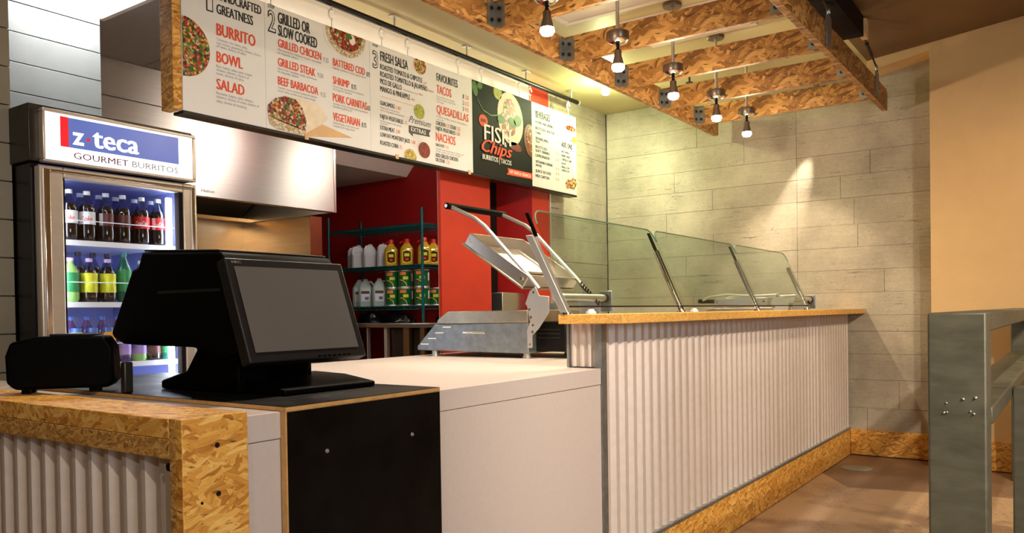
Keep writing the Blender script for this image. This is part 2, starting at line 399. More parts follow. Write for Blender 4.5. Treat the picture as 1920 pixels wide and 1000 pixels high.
# text: flat lettering
_cap = {}
def text_geo(t, off=0, shear=0):
    cu = bpy.data.curves.new('t', 'FONT'); cu.body = t; cu.size = 1; cu.offset = off; cu.resolution_u = 2; cu.shear = shear
    ob = bpy.data.objects.new('t', cu); C.objects.link(ob)
    bpy.context.view_layer.update()
    me = bpy.data.meshes.new_from_object(ob)
    vs = [tuple(v.co) for v in me.vertices]; fs = [tuple(p.vertices) for p in me.polygons]
    bpy.data.meshes.remove(me); bpy.data.objects.remove(ob); bpy.data.curves.remove(cu)
    return vs, fs
def capH():
    if 'h' not in _cap:
        vs, _ = text_geo('H'); _cap['h'] = max(v[1] for v in vs)
    return _cap['h']
def put_text(mb, t, y, z, wd, h, X, off=.012, shear=0, fit=False, place=None):
    vs, fs = text_geo(t, off if len(t) == 1 else 0, shear)
    if not vs: return
    x0 = min(v[0] for v in vs); x1 = max(v[0] for v in vs)
    y0 = min(v[1] for v in vs); y1 = max(v[1] for v in vs)
    bold = max(0, off*h*5) if len(t) > 1 else 0
    sx = (wd-bold)/max(x1-x0, 1e-6); sy = h/(y1-y0) if fit or len(t) == 1 else h/capH(); yb = y0 if fit or len(t) == 1 else 0
    for k in ((0, .5, 1) if bold else (0,)):
        out = []
        for v in vs:
            u, q = (v[0]-x0)*sx+bold*k, (v[1]-yb)*sy
            out.append(place(u, q) if place else (X+.00008*k, y+u, z+q))
        mb.add(out, fs)
def lettering(parent, m, items, X, off=.012, shear=0, fit=False, label=None, name='lettering'):
    for it in items:
        mb = MB(); put_text(mb, *it, X, off, shear, fit)
        o = mb.build(name, m, parent, recalc=False, label=label)
    return o

# ------------------------------------------------------------------ the setting
bx(-7.3, 3.6, -3.6, 6.6, -.1, 0).build('floor', 'floor', kind='structure')
cz = lambda x: 2.862+(x+1.226)*.1128
MB().prism([(-3.45, 2.858), (-1.226, 2.862), (-1.226, 3.0), (-3.45, 3.0)], 'y', -3.6, 6.6).build('ceiling', 'paint_olive', kind='structure')
MB().prism([(-1.226, 2.862), (3.6, cz(3.6)), (3.6, cz(3.6)+.1), (-1.226, 3.0)], 'y', -3.6, 6.6).build('ceiling_right', 'paint_brown', kind='structure')
kc = bx(-7.3, -3.452, -3.6, 6.6, 2.868, 3.0).build('ceiling_kitchen', 'joint', kind='structure')
TR = [(-4.30, 1.95), (-4.22, 4.50)]
for i in range(6):
    for j in range(9):
        x1 = -3.455-.61*i; x0 = x1-.604; y0 = 1.31+.61*j; y1 = min(y0+.604, 6.4)
        if i == 1 and j == 1 or i == 0 and j in (5, 7): continue
        if y0 > 6.3: continue
        bx(max(x0, -7.2), x1, y0, y1, 2.856+random.uniform(0, .003), 2.8685).build('ceiling_tile', 'ceiling_tile', kc)
def troffer(x0, x1, y0, y1, label):
    t = thing('ceiling_light', label, 'ceiling light', ((x0+x1)/2, (y0+y1)/2, 2.85))
    mb = MB()
    for a in ((x0, x1, y0, y0+.03), (x0, x1, y1-.03, y1), (x0, x0+.03, y0+.03, y1-.03), (x1-.03, x1, y0+.03, y1-.03)): mb.box(*a, 2.848, 2.8675)
    mb.build('frame', 'paint_white', t)
    bx(x0+.03, x1-.03, y0+.03, y1-.03, 2.855, 2.867).build('diffuser', 'troffer', t)
troffer(-4.669, -4.065, 1.92, 2.524, 'square recessed light panel in the tiled kitchen ceiling above the cooler')
troffer(-4.059, -3.455, 5.58, 6.184, 'recessed light panel in the kitchen ceiling near the red wall')
troffer(-4.059, -3.455, 4.36, 4.964, 'recessed light panel in the kitchen ceiling behind the black menu board')

# board-formed concrete walls
def planks(parent, axis, c, u0, u1, z0, z1, face, seam=None):
    z = z0; r = random.Random(3 if axis == 'y' else 5)
    while z < z1-.02:
        h = r.choice([.12, .155, .17, .19, .2, .21])
        if z1-z-h < .08: h = z1-z
        cuts = [u0]
        u = u0+r.uniform(.3, 1.3)
        while u < u1-.25:
            cuts.append(u); u += r.uniform(.8, 1.7)
        cuts.append(u1)
        if seam: 
            cuts = sorted([q for q in cuts if abs(q-seam) > .3]+[seam])
        for a, b in zip(cuts[:-1], cuts[1:]):
            d = r.uniform(.009, .0125); g0 = r.uniform(.0002, .0013); g1 = r.uniform(.0002, .0013)
            if axis == 'y': m = bx(a+.001, b-.001, c-d, c+.004, z+g0, z+h-g1)
            else: m = bx(c-.004, c+d, a+.001, b-.001, z+g0, z+h-g1)
            m.build('plank', 'concrete', parent, bevel=.0006)
        z += h
wb = bx(-3.446, -.60, 6.41, 6.55, 0, 2.9).build('wall_back', 'joint', kind='structure')
planks(wb, 'y', 6.41, -3.436, -.80, 0, 2.858, -1, seam=-1.78)
wl = bx(-3.6, -3.456, 5.455, 6.41, 0, 2.9).build('wall_left', 'joint', kind='structure')
planks(wl, 'x', -3.456, 5.456, 6.40, 0, 2.858, 1)
# orange painted partition with a niche, next to the concrete
bx(-3.482, -3.471, 4.11, 4.655, 0, 2.555).build('wall_partition', 'paint_white', kind='structure')
bx(-3.79, -3.772, 5.17, 6.41, 0, 2.858).build('wall_partition', 'paint_white', kind='structure')
wo = MB(); wo.box(-3.47, -3.446, 4.10, 4.65, 0, 2.558).box(-3.77, -3.446, 5.173, 5.44, 0, 2.858).box(-3.77, -3.446, 4.65, 5.173, 2.35, 2.558)
wo.build('wall_orange', 'paint_orange', kind='structure')
bx(-3.53, -3.4465, 2.25, 5.172, 2.56, 2.856).build('wall_header', 'paint_white', kind='structure')
bx(-3.80, -3.77, 4.55, 5.3, 0, 2.6).build('wall_niche', 'paint_dark', kind='structure')
bx(-3.765, -3.43, 5.17, 5.1745, 0, 2.349).build('trim_2', 'paint_red', kind='structure')
MB().box(-3.447, -3.437, 5.437, 5.455, 0, 2.858).build('trim_1', 'alu', kind='structure')
bx(-7.2, -3.60, 6.42, 6.55, 0, 2.9).build('wall_red', 'paint_red', kind='structure')
bx(-7.35, -7.2, 1.0, 6.55, 0, 2.9).build('wall_kitchen', 'paint_dark', kind='structure')  # shade of the gap beyond the cooking wall put into this dark paint
bx(-6.75, -6.61, 1.0, 5.02, 0, 2.86).build('wall_cooking', 'steel', kind='structure')
ws = bx(-6.61, -5.637, 4.89, 5.02, 0, 1.999).build('wall_cooking_side', 'steel_warm', kind='structure')
bx(-5.637, -5.632, 4.888, 5.022, 0, 1.999).build('trim_3', 'steel_red_reflect', ws)  # red reflection on the steel wall end put into its colour
MB().prism([(-7.2, 2.568), (-5.861, 2.568), (-5.744, 2.691), (-5.744, 2.855), (-7.2, 2.855)], 'y', 5.03, 6.42).build('soffit', 'paint_white', kind='structure')
# tiled walls at the left
wt = bx(-3.80, -3.603, -1.2, 1.535, 0, 2.858).build('wall_tile', 'joint', kind='structure')
z = 2.30-.157*14
for i in range(19):
    for (a, b) in ((.35, .94), (.943, 1.543)) if i % 2 else ((.05, .62), (.623, 1.543)):
        if z+.157*i < 2.85: bx(-3.605, -3.590-random.uniform(0, .002), a, b, z+.157*i+.002, min(z+.157*(i+1)-.002, 2.857)).build('tile', 'tile_tan', wt, bevel=.002)
wg = bx(-4.66, -4.515, 1.0, 2.405, 0, 2.858).build('wall_grey_tile', 'joint', kind='structure')
z = 2.286-.156*3
for i in range(8):
    z1 = min(z+.156*(i+1)-.002, 2.857)
    for (a, b) in ((1.1, 1.70), (1.703, 2.41)) if i % 2 else ((1.0, 2.0-.55), (1.453, 2.41)):
        bx(-4.517, -4.50-random.uniform(0, .002), a, b, z+.156*i+.002, z1).build('tile', 'tile_grey', wg, bevel=.002)
# tan wall at right with the alcove
MB().prism([(-1.226, 2.858), (-1.226, 2.782), (-.826, 2.857), (-.826, 0), (3.6, 0), (3.6, 3.45), (-.826, 2.93)], 'y', 6.19, 6.395).build('wall_right', 'paint_tan', kind='structure')
bx(3.5, 3.6, -3.6, 6.6, 0, 3.42).build('wall_side', 'paint_tan', kind='structure')
bx(-7.3, 3.6, -3.6, -3.5, 0, 3.42).build('wall_front', 'paint_tan', kind='structure')
bx(-1.396, -.83, 6.375, 6.397, .007, .193).build('baseboard_back', 'osb', kind='structure', bevel=.001)
bx(-.84, 3.5, 6.165, 6.189, .007, .198).build('baseboard_right', 'osb', kind='structure', bevel=.001)
bx(-1.17, -1.05, 2.6, 5.22, 2.735, 2.859).build('ceiling_beam', 'paint_dark', kind='structure')
bx(-1.085, -1.05, 5.30, 5.36, 2.755, 2.87).build('junction_box', 'paint_tan', label='small tan box under the ceiling at the end of the dark beam', cat='box')

# ------------------------------------------------------------------ counters
def corr(u0, u1, z0, z1, c, axis, pitch=.0735, amp=.0085, ph=0):
    mb = MB(); n = max(2, int((u1-u0)/pitch*14)); vs = []
    for i in range(n+1):
        u = u0+(u1-u0)*i/n
        t = math.sin(2*PI*(u-u0)/pitch+ph); t = max(-1, min(1, 2.0*t+.35))
        d = amp*t
        for zz in (z0, z1): vs.append((c+d, u, zz) if axis == 'x' else (u, c+d, zz))
    return mb.add(vs, [(2*i, 2*i+2, 2*i+3, 2*i+1) for i in range(n)])
sb = thing('serving_bar', 'tall serving bar faced with corrugated metal sheets above a wood kick board', 'counter', (-1.47, 4.4, 0))
bx(-1.55, -1.428, 2.572, 6.37, 0, 1.056).build('bar_body', 'galv', sb)
seams = [2.585, 3.582, 4.634, 5.548, 6.372]
for a, b in zip(seams[:-1], seams[1:]): corr(a+.001, b-.001, .205, 1.056, -1.4165, 'x').build('corrugated_sheet', 'corr_paint', sb, recalc=False)
corr(-1.549, -1.428, .90, 1.056, 2.560, 'y', .034, .006).build('end_sheet', 'corr_paint', sb, recalc=False)
mb = MB(); mb.box(-1.428, -1.40, 2.548, 2.552, 0, 1.056).box(-1.404, -1.40, 2.552, 2.585, 0, 1.056); mb.build('corner_angle', 'galv', sb)
bx(-1.5485, -1.54, 2.552, 2.57, .897, 1.056).build('end_trim', 'galv', sb)
bx(-1.428, -1.398, 2.586, 6.372, .006, .192).build('kick_board', 'osb', sb, bevel=.001)
bx(-1.425, -1.396, 2.586, 6.372, .192, .206).build('bottom_trim', 'galv', sb)
bx(-1.552, -1.29, 2.50, 6.398, 1.057, 1.092).build('bar_top', 'osb_cap', bevel=.003, label='long blond strand board bar top laid on the corrugated serving bar', cat='bar top')
wt_ = MB().prism([(-2.70, 1.036), (-1.402, 1.036), (-1.402, 2.545), (-1.553, 2.545), (-1.553, 6.39), (-2.70, 6.39)], 'z', .838, .896)
wt_.build('worktop', 'quartz', bevel=.002, label='pale grey worktop carrying the open grill, left of the serving bar', cat='worktop')
lc = thing('low_counter', 'low counter with smooth pale grey front panels under the worktop', 'counter', (-2.0, 1.8, 0))
bx(-2.66, -1.42, 1.06, 6.38 if False else 2.54, 0, .836).build('counter_body', 'quartz', lc)
bx(-1.42, -1.405, 1.036, 2.546, 0, .8365).build('front_panel', 'quartz', lc, bevel=.001)
kcab = bx(-2.66, -1.56, 2.57, 6.38, 0, .836).build('prep_cabinet', 'steel', bevel=.002, label='steel prep cabinet under the worktop behind the serving bar', cat='cabinet')
# black laminated plywood cover
bl = thing('black_counter_cover', 'black laminated plywood cover folded over the counter edge under the display', 'counter cover', (-1.8, 1.377, 0))
bx(-2.66, -1.383, 1.123, 1.631, .8972, .9055).build('plywood_top', 'ply_edge', bl)
bx(-1.4005, -1.385, 1.123, 1.631, 0, .897).build('plywood_front', 'ply_edge', bl)
bx(-2.66, -1.384, 1.1245, 1.6295, .9056, .9068).build('top_laminate', 'laminate_black', bl)
bx(-1.3849, -1.3836, 1.1275, 1.630, 0, .895).build('front_laminate', 'laminate_black', bl)
for y in (1.237, 1.52):
    MB().cyl((-1.384, y, .796), (-1.381, y, .796), .0055, .004, 10).build('screw', 'alu', bl)
# strand board counter end at the left
oc = thing('strand_board_counter', 'strand board counter end framing a corrugated metal front, under the receipt printer', 'counter', (-2.4, .96, 0))
bx(-3.3, -1.437, .885, 1.033, .866, .906).build('top_board', 'osb', oc, bevel=.002)
bx(-3.3, -1.437, .886, 1.033, .826, .8655).build('top_board', 'osb_edge', oc, bevel=.002)
bx(-1.437, -1.416, .886, 1.033, 0, .906).build('leg_board', 'osb_edge', oc, bevel=.002)
bx(-1.4158, -1.392, .885, 1.0335, 0, .9065).build('leg_board', 'osb', oc, bevel=.002)
corr(-3.3, -1.438, 0, .826, .915, 'y', .070, .0085).build('corrugated_sheet', 'corr_paint', oc, recalc=False)
for y, zz in ((.961, .848), (.962, .752), (.925, .74)):
    MB().cyl((-1.3925, y, zz), (-1.391, y, zz), .0055 if zz != .74 else .003, n=10).build('screw_hole', 'paint_dark', oc)
MB().cyl((-1.448, .89, .81), (-1.448, .905, .81), .008, n=10).build('bolt', 'black_metal', oc)
bx(-3.3, -2.72, 1.04, 1.25, 0, .895).build('side_cabinet', 'quartz', bevel=.002, label='pale cabinet behind the strand board counter at the left frame edge', cat='cabinet')

# ------------------------------------------------------------------ cash desk electronics
ps = thing('sales_terminal', 'black two sided sales terminal with tilted customer screen, on the black counter cover', 'terminal', (-1.75, 1.4, .907))
def tilted(p0, p1, y0, y1, th): # panel between (x,z) p0 (bottom) and p1 (top), thickness to the back
    d = Vector((p1[0]-p0[0], p1[1]-p0[1])).normalized(); n = Vector((d.y, -d.x))
    a = Vector(p0); b = Vector(p1)
    poly = [a, b, b-n*th, a-n*th]
    return [(q.x, q.y) for q in poly]
P0, P1 = (-1.598, .990), (-1.692, 1.246)
MB().prism(tilted(P0, P1, 0, 0, .035), 'y', 1.197, 1.577).build('display_bezel', 'bezel_plastic', ps, bevel=.004)
def on_disp(u, v, d=0): # u along y from left edge, v up the tilted face
    t = v/.2727; dx, dz = P1[0]-P0[0], P1[1]-P0[1]
    return (P0[0]+dx*t+d*.94, 1.197+u, P0[1]+dz*t+d*.345)
mb = MB(); mb.add([on_disp(.022, .026, .001), on_disp(.358, .026, .001), on_disp(.358, .25, .001), on_disp(.022, .25, .001)], [(0, 1, 2, 3)])
mb.build('screen', 'screen', ps, recalc=False)
mb = MB(); put_text(mb, 'NEC', 0, 0, .027, .0065, 0, .02, place=lambda u, q: on_disp(.018+u, .258+q, .0012))
mb.build('lettering', 'ink_grey', ps, recalc=False)
mb = MB()
for i in range(7): 
    q = on_disp(.21+.017*i, .007, .001); mb.box(q[0]-.001, q[0]+.002, q[1], q[1]+.008, q[2]-.002, q[2]+.002)
mb.build('button_row', 'black_plastic', ps)
MB().prism([(-1.64, 1.02), (-1.70, 1.16), (-1.78, 1.10), (-1.76, .93), (-1.68, .93)], 'y', 1.345, 1.435).build('stand_neck', 'black_plastic', ps, bevel=.006)
MB().prism([(-1.565, .9073), (-1.565, .922), (-1.68, .938), (-1.80, .942), (-1.87, .938), (-1.87, .9073)], 'y', 1.27, 1.575).build('base', 'black_plastic', ps, bevel=.004)
# operator side
Q0, Q1 = (-2.215, 1.055), (-2.075, 1.235)
MB().prism([(-2.215, 1.045), (-2.23, 1.06), (-2.115, 1.235), (-2.085, 1.24), (-2.065, 1.280), (-1.72, 1.262), (-1.70, 1.24), (-1.625, 1.02), (-1.70, 1.0), (-1.85, 1.025), (-2.1, 1.028), (-2.17, 1.03)], 'y', 1.205, 1.560).build('terminal_body', 'black_plastic', ps, bevel=.008)
MB().prism([(-2.06, 1.281), (-1.73, 1.263), (-1.73, 1.268), (-2.06, 1.286)], 'y', 1.21, 1.555).build('top_cover', 'bezel_plastic', ps, bevel=.002)
bx(-1.99, -1.72, 1.2045, 1.2055, 1.165, 1.172).build('seam_strip', 'bezel_plastic', ps)
MB().prism([(-1.72, .9073), (-1.72, 1.03), (-1.88, 1.03), (-1.94, .96), (-2.06, .93), (-2.06, .9073)], 'y', 1.25, 1.49).build('stand_column', 'black_plastic', ps, bevel=.006)
mb = MB().tube([(-2.0, 1.45, .91), (-2.02, 1.40, .96), (-2.0, 1.36, 1.0), (-1.95, 1.34, 1.035)], .005).tube([(-1.96, 1.3, 1.03), (-1.99, 1.33, .97), (-1.96, 1.38, .91)], .005)
mb.build('cable', 'black_plastic', ps)
pr = thing('receipt_printer', 'low black receipt printer sitting across the strand board counter top', 'printer', (-2.24, 1.15, .907))
A = Vector((-2.255, .9515)); U = Vector((.63, .777)); V = Vector((-.777, .63))
MP = Matrix(((U.x, V.x, 0, A.x), (U.y, V.y, 0, A.y), (0, 0, 1, .907), (0, 0, 0, 1)))
def mpts(mb): mb.v = [tuple(MP @ Vector(v)) for v in mb.v]; return mb
mpts(MB().prism([(-.01, .03), (-.012, .10), (0, .135), (.06, .150), (.222, .150), (.242, .12), (.246, .03), (.23, .012), (.01, .012)], 'y', 0, .10)).build('printer_body', 'black_plastic', pr, bevel=.008)
mpts(bx(.09, .195, .01, .09, .149, .156)).build('lid', 'bezel_plastic', pr, bevel=.003)
for a in ((.02, .02), (.18, .02), (.02, .065), (.18, .065)): mpts(bx(a[0], a[0]+.02, a[1], a[1]+.02, 0, .013)).build('foot', 'black_plastic', pr)
bx(-2.04, -2.02, 1.125, 1.15, .9069, .988).build('card_reader', 'dark_steel', bevel=.004, label='small dark card reader in the gap between printer and terminal', cat='card reader')

# ------------------------------------------------------------------ drink cooler
ck = thing('drink_cooler', 'tall glass door drink cooler with a lit header sign, beside the tiled wall', 'cooler', (-3.78, 1.91, 0))
X0 = -3.40
bx(-4.15, -3.45, 1.55, 1.58, .06, 1.735).build('side_panel', 'black_metal', ck)
bx(-4.15, -3.45, 2.24, 2.27, .06, 1.735).build('side_panel', 'black_metal', ck)
bx(-4.15, -4.12, 1.58, 2.24, .06, 1.735).build('back_panel', 'black_metal', ck)
bx(-4.12, -3.45, 1.58, 2.24, 1.70, 1.735).build('roof_panel', 'fridge_inner', ck)
bx(-4.12, -3.45, 1.58, 2.24, .06, .35).build('base_panel', 'black_metal', ck)
bx(-4.118, -4.10, 1.581, 2.239, .35, 1.70).build('liner', 'fridge_inner', ck)
for y in (1.581, 2.231): bx(-4.10, -3.455, y, y+.008, .35, 1.70).build('liner', 'fridge_inner', ck)
d = MB()
for a in ((1.56, 1.655), (2.195, 2.265)): d.box(-3.445, X0, a[0], a[1], .25, 1.725)
d.box(-3.445, X0, 1.655, 2.195, 1.682, 1.725).box(-3.445, X0, 1.655, 2.195, .25, .36)
dr = d.build('door', 'steel_frame', ck, bevel=.006)
d = MB()
for a in ((1.575, 1.60), (2.235, 2.252)): d.box(X0-.002, X0+.008, a[0], a[1], .27, 1.712)
d.box(X0-.002, X0+.008, 1.60, 2.235, 1.70, 1.712); d.build('frame_bead', 'chrome', dr, bevel=.003)
d = MB()
for a in ((1.655, 1.662), (2.175, 2.195)): d.box(-3.44, X0-.006, a[0], a[1], .36, 1.682)
d.build('gasket', 'paint_dark', dr)
bx(-3.426, -3.420, 1.655, 2.195, .36, 1.682).build('door_glass', 'clear_glass', dr)
bx(-3.475, -3.458, 2.150, 2.172, .40, 1.66).build('light_strip', 'led', ck)
bx(-3.475, -3.458, 1.640, 1.652, .40, 1.66).build('light_strip', 'led', ck)
for zt in (1.436, 1.172, .905, .62):
    s_ = MB().box(-4.09, -3.49, 1.592, 2.226, zt-.008, zt)
    for i in range(20): s_.box(-4.09, -3.49, 1.60+.031*i, 1.604+.031*i, zt, zt+.003)
    so = s_.build('shelf', 'shelf_white', ck)
    bx(-3.489, -3.484, 1.592, 2.226, zt-.020, zt+.003).build('price_rail', 'shelf_white', so)
    MB().cyl((-3.486, 1.60, zt+.088), (-3.486, 2.2, zt+.088), .0022, n=6).build('guard_wire', 'shelf_white', so)
# header sign
hs = bx(-3.80, -3.425, 1.535, 2.262, 1.742, 1.972).build('header_box', 'dark_steel', ck, bevel=.003)
d = MB()
Yf = (1.572, 2.258); Zf = (1.742, 1.955)
d.box(-3.427, -3.388, Yf[0], Yf[1], Zf[1]-.014, Zf[1]).box(-3.427, -3.388, Yf[0], Yf[1], Zf[0]-.004, Zf[0]+.008)
d.box(-3.427, -3.388, Yf[0], Yf[0]+.012, Zf[0]+.008, Zf[1]-.014).box(-3.427, -3.388, Yf[1]-.018, Yf[1], Zf[0]+.008, Zf[1]-.014)
d.build('sign_frame', 'steel_frame', hs, bevel=.004)
sg = bx(-3.427, -3.392, 1.584, 2.24, 1.750, 1.941).build('sign_face', 'sign_light', ck)
MB().flat([(1.675, 1.809), (2.17, 1.809), (2.17, 1.931), (1.675, 1.931)], -3.3910).build('blue_field', 'sign_blue', sg, recalc=False)
MB().flat([(1.642, 1.809), (1.675, 1.809), (1.675, 1.932), (1.642, 1.932)], -3.3910).build('red_stripe', 'sign_red', sg, recalc=False)
lettering(sg, 'sign_white', [('z', 1.69, 1.824, .048, .051), ('teca', 1.773, 1.824, .205, .066)], -3.3902, .02, fit=True)
MB().flat([(1.749, 1.846), (1.764, 1.846), (1.764, 1.859), (1.749, 1.859)], -3.3902).build('red_dot', 'sign_red', sg, recalc=False)
lettering(sg, 'ink_purple', [('GOURMET', 1.694, 1.766, .234, .026)], -3.3910, .006)
lettering(sg, 'ink_grey', [('BURRITOS', 1.946, 1.766, .22, .026)], -3.3910, -.004)

def bottle(x, y, z, h, r, liq, cap, lab, label, group, lab_z=(.34, .6), neck=True, text=None, jar=False, extra=None):
    t = thing('jar' if jar else 'drink_bottle', label, 'jar' if jar else 'bottle', (x, y, z), group)
    if jar: pf = [(r*.85, 0), (r, .01), (r, h*.72), (r*.8, h*.86), (r*.62, h*.88)]
    else: pf = [(r*.78, 0), (r*.98, .012), (r, h*.22), (r*.95, h*.34), (r*.95, h*.58), (r, h*.64), (r*.86, h*.72)]
    MB().lathe(pf, (x, y, z), 18).build('body', liq, t)
    if neck and not jar:
        MB().lathe([(r*.86, h*.72), (r*.62, h*.80), (r*.36, h*.89), (r*.34, h*.94)], (x, y, z), 18).build('neck', 'clear_plastic' if liq in ('cola', 'tea_dark') else liq, t)
    cr = r*.42 if not jar else r*.66
    MB().lathe([(cr, h*(.92 if not jar else .86)), (cr, h*.995), (cr*.9, h)], (x, y, z), 16).build('cap', cap, t)
    if lab:
        lo = MB().lathe([(r*1.005, h*lab_z[0]), (r*1.005, h*lab_z[1])], (x, y, z), 18)
        lo.f = lo.f[:-2]; l = lo.build('label_wrap', lab, t, recalc=False)
        if text:
            a0 = -.55 # angle of the label's middle, towards the counter
            mb = MB(); wd = r*1.5
            put_text(mb, text[0], 0, 0, wd, h*.085, 0, .006, .25, place=lambda u, q: (x+(r*1.005+.0006)*math.cos(a0+(u-wd/2)/r), y+(r*1.005+.0006)*math.sin(a0+(u-wd/2)/r), z+h*(lab_z[0]+.07)+q))
            mb.build('lettering', text[1], l, recalc=False)
        if extra:
            MB().patch((x, y, z), r*1.005+.0006, *extra[:4]).build('label_print', extra[4], l, recalc=False)
G1 = 'cola bottles on the top cooler shelf'
ys = [1.736, 1.812, 1.895, 1.972, 2.062, 2.142]
cfg = [('label_white', ('Coke', 'ink_red')), ('label_white', ('Coke', 'ink_red')), ('label_dark', None), ('label_dark', None), ('label_red', ('Coca-Cola', 'ink_white')), ('label_red', ('Coca-Cola', 'ink_white'))]
desc = ['white labelled cola bottle at the left end of the top cooler shelf', 'white labelled cola bottle, second from left on the top cooler shelf',
        'dark labelled cola bottle, third from left on the top cooler shelf', 'dark labelled cola bottle, fourth from left on the top cooler shelf',
        'red labelled cola bottle, fifth from left on the top cooler shelf', 'red labelled cola bottle at the right end of the top cooler shelf']
for i in range(6):
    ex = (-1.35, -.85, .073, .126, 'label_white') if i in (2, 5) else None
    bottle(-3.525, ys[i], 1.4395, .218, .0335, 'cola', 'white_plastic', cfg[i][0], desc[i], G1, (.33, .58), text=cfg[i][1], extra=ex)
for i in range(6):
    bottle(-3.605, ys[i]+.012, 1.4395, .218, .0335, 'cola', 'white_plastic', 'label_dark', 'cola bottle in the second row of the top cooler shelf, %s from left' % ORD[i], G1, (.33, .58))
G2 = 'tea and soda bottles on the middle cooler shelf'
mid = [(1.735, .19, .034, 'lime_drink', 'cap_lilac', 'label_green', 'pale green drink bottle at the left end of the middle cooler shelf'),
       (1.815, .19, .034, 'tea_dark', 'cap_lilac', 'label_yellow', 'dark tea bottle with yellow label, second from left on the middle cooler shelf'),
       (1.897, .19, .034, 'tea_dark', 'cap_lilac', 'label_yellow', 'dark tea bottle with yellow label, third from left on the middle cooler shelf'),
       (1.972, .222, .032, 'teal_bottle', 'cap_teal', 'label_green', 'tall dark green soda bottle beside the tea bottles in the cooler'),
       (2.052, .19, .033, 'tea_dark', 'white_plastic', 'label_white', 'white labelled bottle right of the tall green soda bottle'),
       (2.132, .19, .033, 'tea_dark', 'white_plastic', 'label_white', 'white labelled bottle at the right end of the middle cooler shelf')]
for y, h, r, liq, cap, lab, ds in mid: bottle(-3.525, y, 1.1755, h, r, liq, cap, lab, ds, G2, (.22, .66))
for i, y in enumerate((1.745, 1.811, 1.877, 1.943)):
    bottle(-3.61, y, 1.1755, .222, .031, 'tea_dark', 'cap_dark', 'label_green', 'dark capped bottle in the back row of the middle cooler shelf, %s from left' % ORD[i], G2, (.22, .6))
G3 = 'jars and small bottles on the lower cooler shelf'
low = [(1.755, 'yellow_drink', 'cap_blue', 'label_yellow', 'yellow juice jar at the left end of the lower cooler shelf'),
       (1.826, 'purple_drink', 'cap_blue', 'label_white', 'dark jar with striped label beside the yellow juice jar'),
       (1.893, 'orange_drink', 'cap_blue', 'label_yellow', 'amber juice jar, third from left on the lower cooler shelf'),
       (1.963, 'purple_drink', 'cap_lilac', 'label_purple', 'purple labelled jar, fourth from left on the lower cooler shelf'),
       (2.035, 'lime_drink', 'cap_lilac', 'label_purple', 'lime drink jar with purple label seen under the terminal'),
       (2.105, 'tea_dark', 'cap_dark', 'label_dark', 'black jar with a pale ring seen under the terminal'),
       (2.175, 'teal_bottle', 'cap_teal', 'label_green', 'teal jar at the right end of the lower cooler shelf')]
for y, liq, cap, lab, ds in low: bottle(-3.525, y, .9085, .155, .0325, liq, cap, lab, ds, G3, (.2, .6), jar=True)
for i in range(6):
    bottle(-3.605, 1.77+.07*i, .9085, .205, .030, 'purple_drink', 'cap_blue', 'label_purple', 'blue capped bottle behind the jars on the lower cooler shelf, %s from left' % ORD[i], G3, (.2, .6))

# ------------------------------------------------------------------ exhaust hood
hd = thing('exhaust_hood', 'brushed stainless exhaust hood behind the cooler and below the menu boards', 'range hood', (-5.95, 3.6, 2.0))
bx(-5.33, -5.30, 2.42, 4.89, 2.0, 2.595).build('front_panel', 'steel', hd, bevel=.003)
bx(-6.6, -5.33, 4.86, 4.89, 2.0, 2.595).build('side_panel', 'steel_x', hd, bevel=.002)
bx(-6.6, -5.33, 2.42, 2.45, 2.0, 2.595).build('side_panel', 'steel_x', hd, bevel=.002)
bx(-6.6, -5.301, 2.42, 4.889, 2.60, 2.612).build('top_panel', 'steel', hd)
bx(-5.36, -5.32, 2.42, 4.88, 2.612, 2.855).build('closure_panel', 'steel', hd)
for k in range(4):
    y0 = 2.47+.6*k; MB().prism([(-6.58, 2.04), (-6.58, 2.10), (-5.95, 2.45), (-5.95, 2.39)], 'y', y0, y0+.56).build('grease_filter', 'dark_steel', hd, bevel=.003)
MB().prism([(-6.60, 2.0), (-6.60, 2.03), (-6.45, 2.03), (-6.45, 2.0)], 'y', 2.45, 4.86).build('drip_tray', 'steel_warm', hd)
bx(-5.36, -5.332, 2.45, 4.86, 2.0, 2.03).build('inner_lip', 'steel_warm', hd)
light('AREA', 'hood_lamp', (-5.7, 4.0, 2.28), 14, (1, .82, .58), (-6.1, 4.4, 0), .5, parent=hd)
lettering(hd, 'ink_black', [('Halton', 3.567, 2.033, .112, .021)], -5.2985, .01, .2)
bx(-5.303, -5.296, 4.872, 4.892, 2.0, 2.597).build('corner_strip', 'chrome', hd)

# ------------------------------------------------------------------ wire rack and its load
rk = thing('wire_rack', 'dark green wire shelving rack against the red kitchen wall', 'shelving rack', (-5.8, 6.1, 0))
RX = (-6.46, -5.155); RY = (5.85, 6.32)
for x in RX:
    for y in RY: MB().cyl((x, y, 0), (x, y, 2.13), .0145, n=10).build('post', 'rack_green', rk)
SH = [.60, 1.187, 1.59, 1.985]
for zt in SH:
    s_ = MB()
    for y in RY:
        for dz in (-.006, -.036): s_.cyl((RX[0], y, zt+dz), (RX[1], y, zt+dz), .0045, n=6)
    for x in RX:
        for dz in (-.006, -.036): s_.cyl((x, RY[0], zt+dz), (x, RY[1], zt+dz), .0045, n=6)
    n = 34
    for y in RY:
        s_.tube([(RX[0]+(RX[1]-RX[0])*i/n, y, zt-(.008 if i % 2 else .034)) for i in range(n+1)], .0028, 5)
    for i in range(1, 44): s_.cyl((RX[0]+(RX[1]-RX[0])*i/44, RY[0], zt-.003), (RX[0]+(RX[1]-RX[0])*i/44, RY[1], zt-.003), .0025, n=4)
    for j in range(1, 4): s_.cyl((RX[0], RY[0]+.12*j, zt-.008), (RX[1], RY[0]+.12*j, zt-.008), .004, n=5)
    s_.build('wire_shelf', 'rack_green', rk)
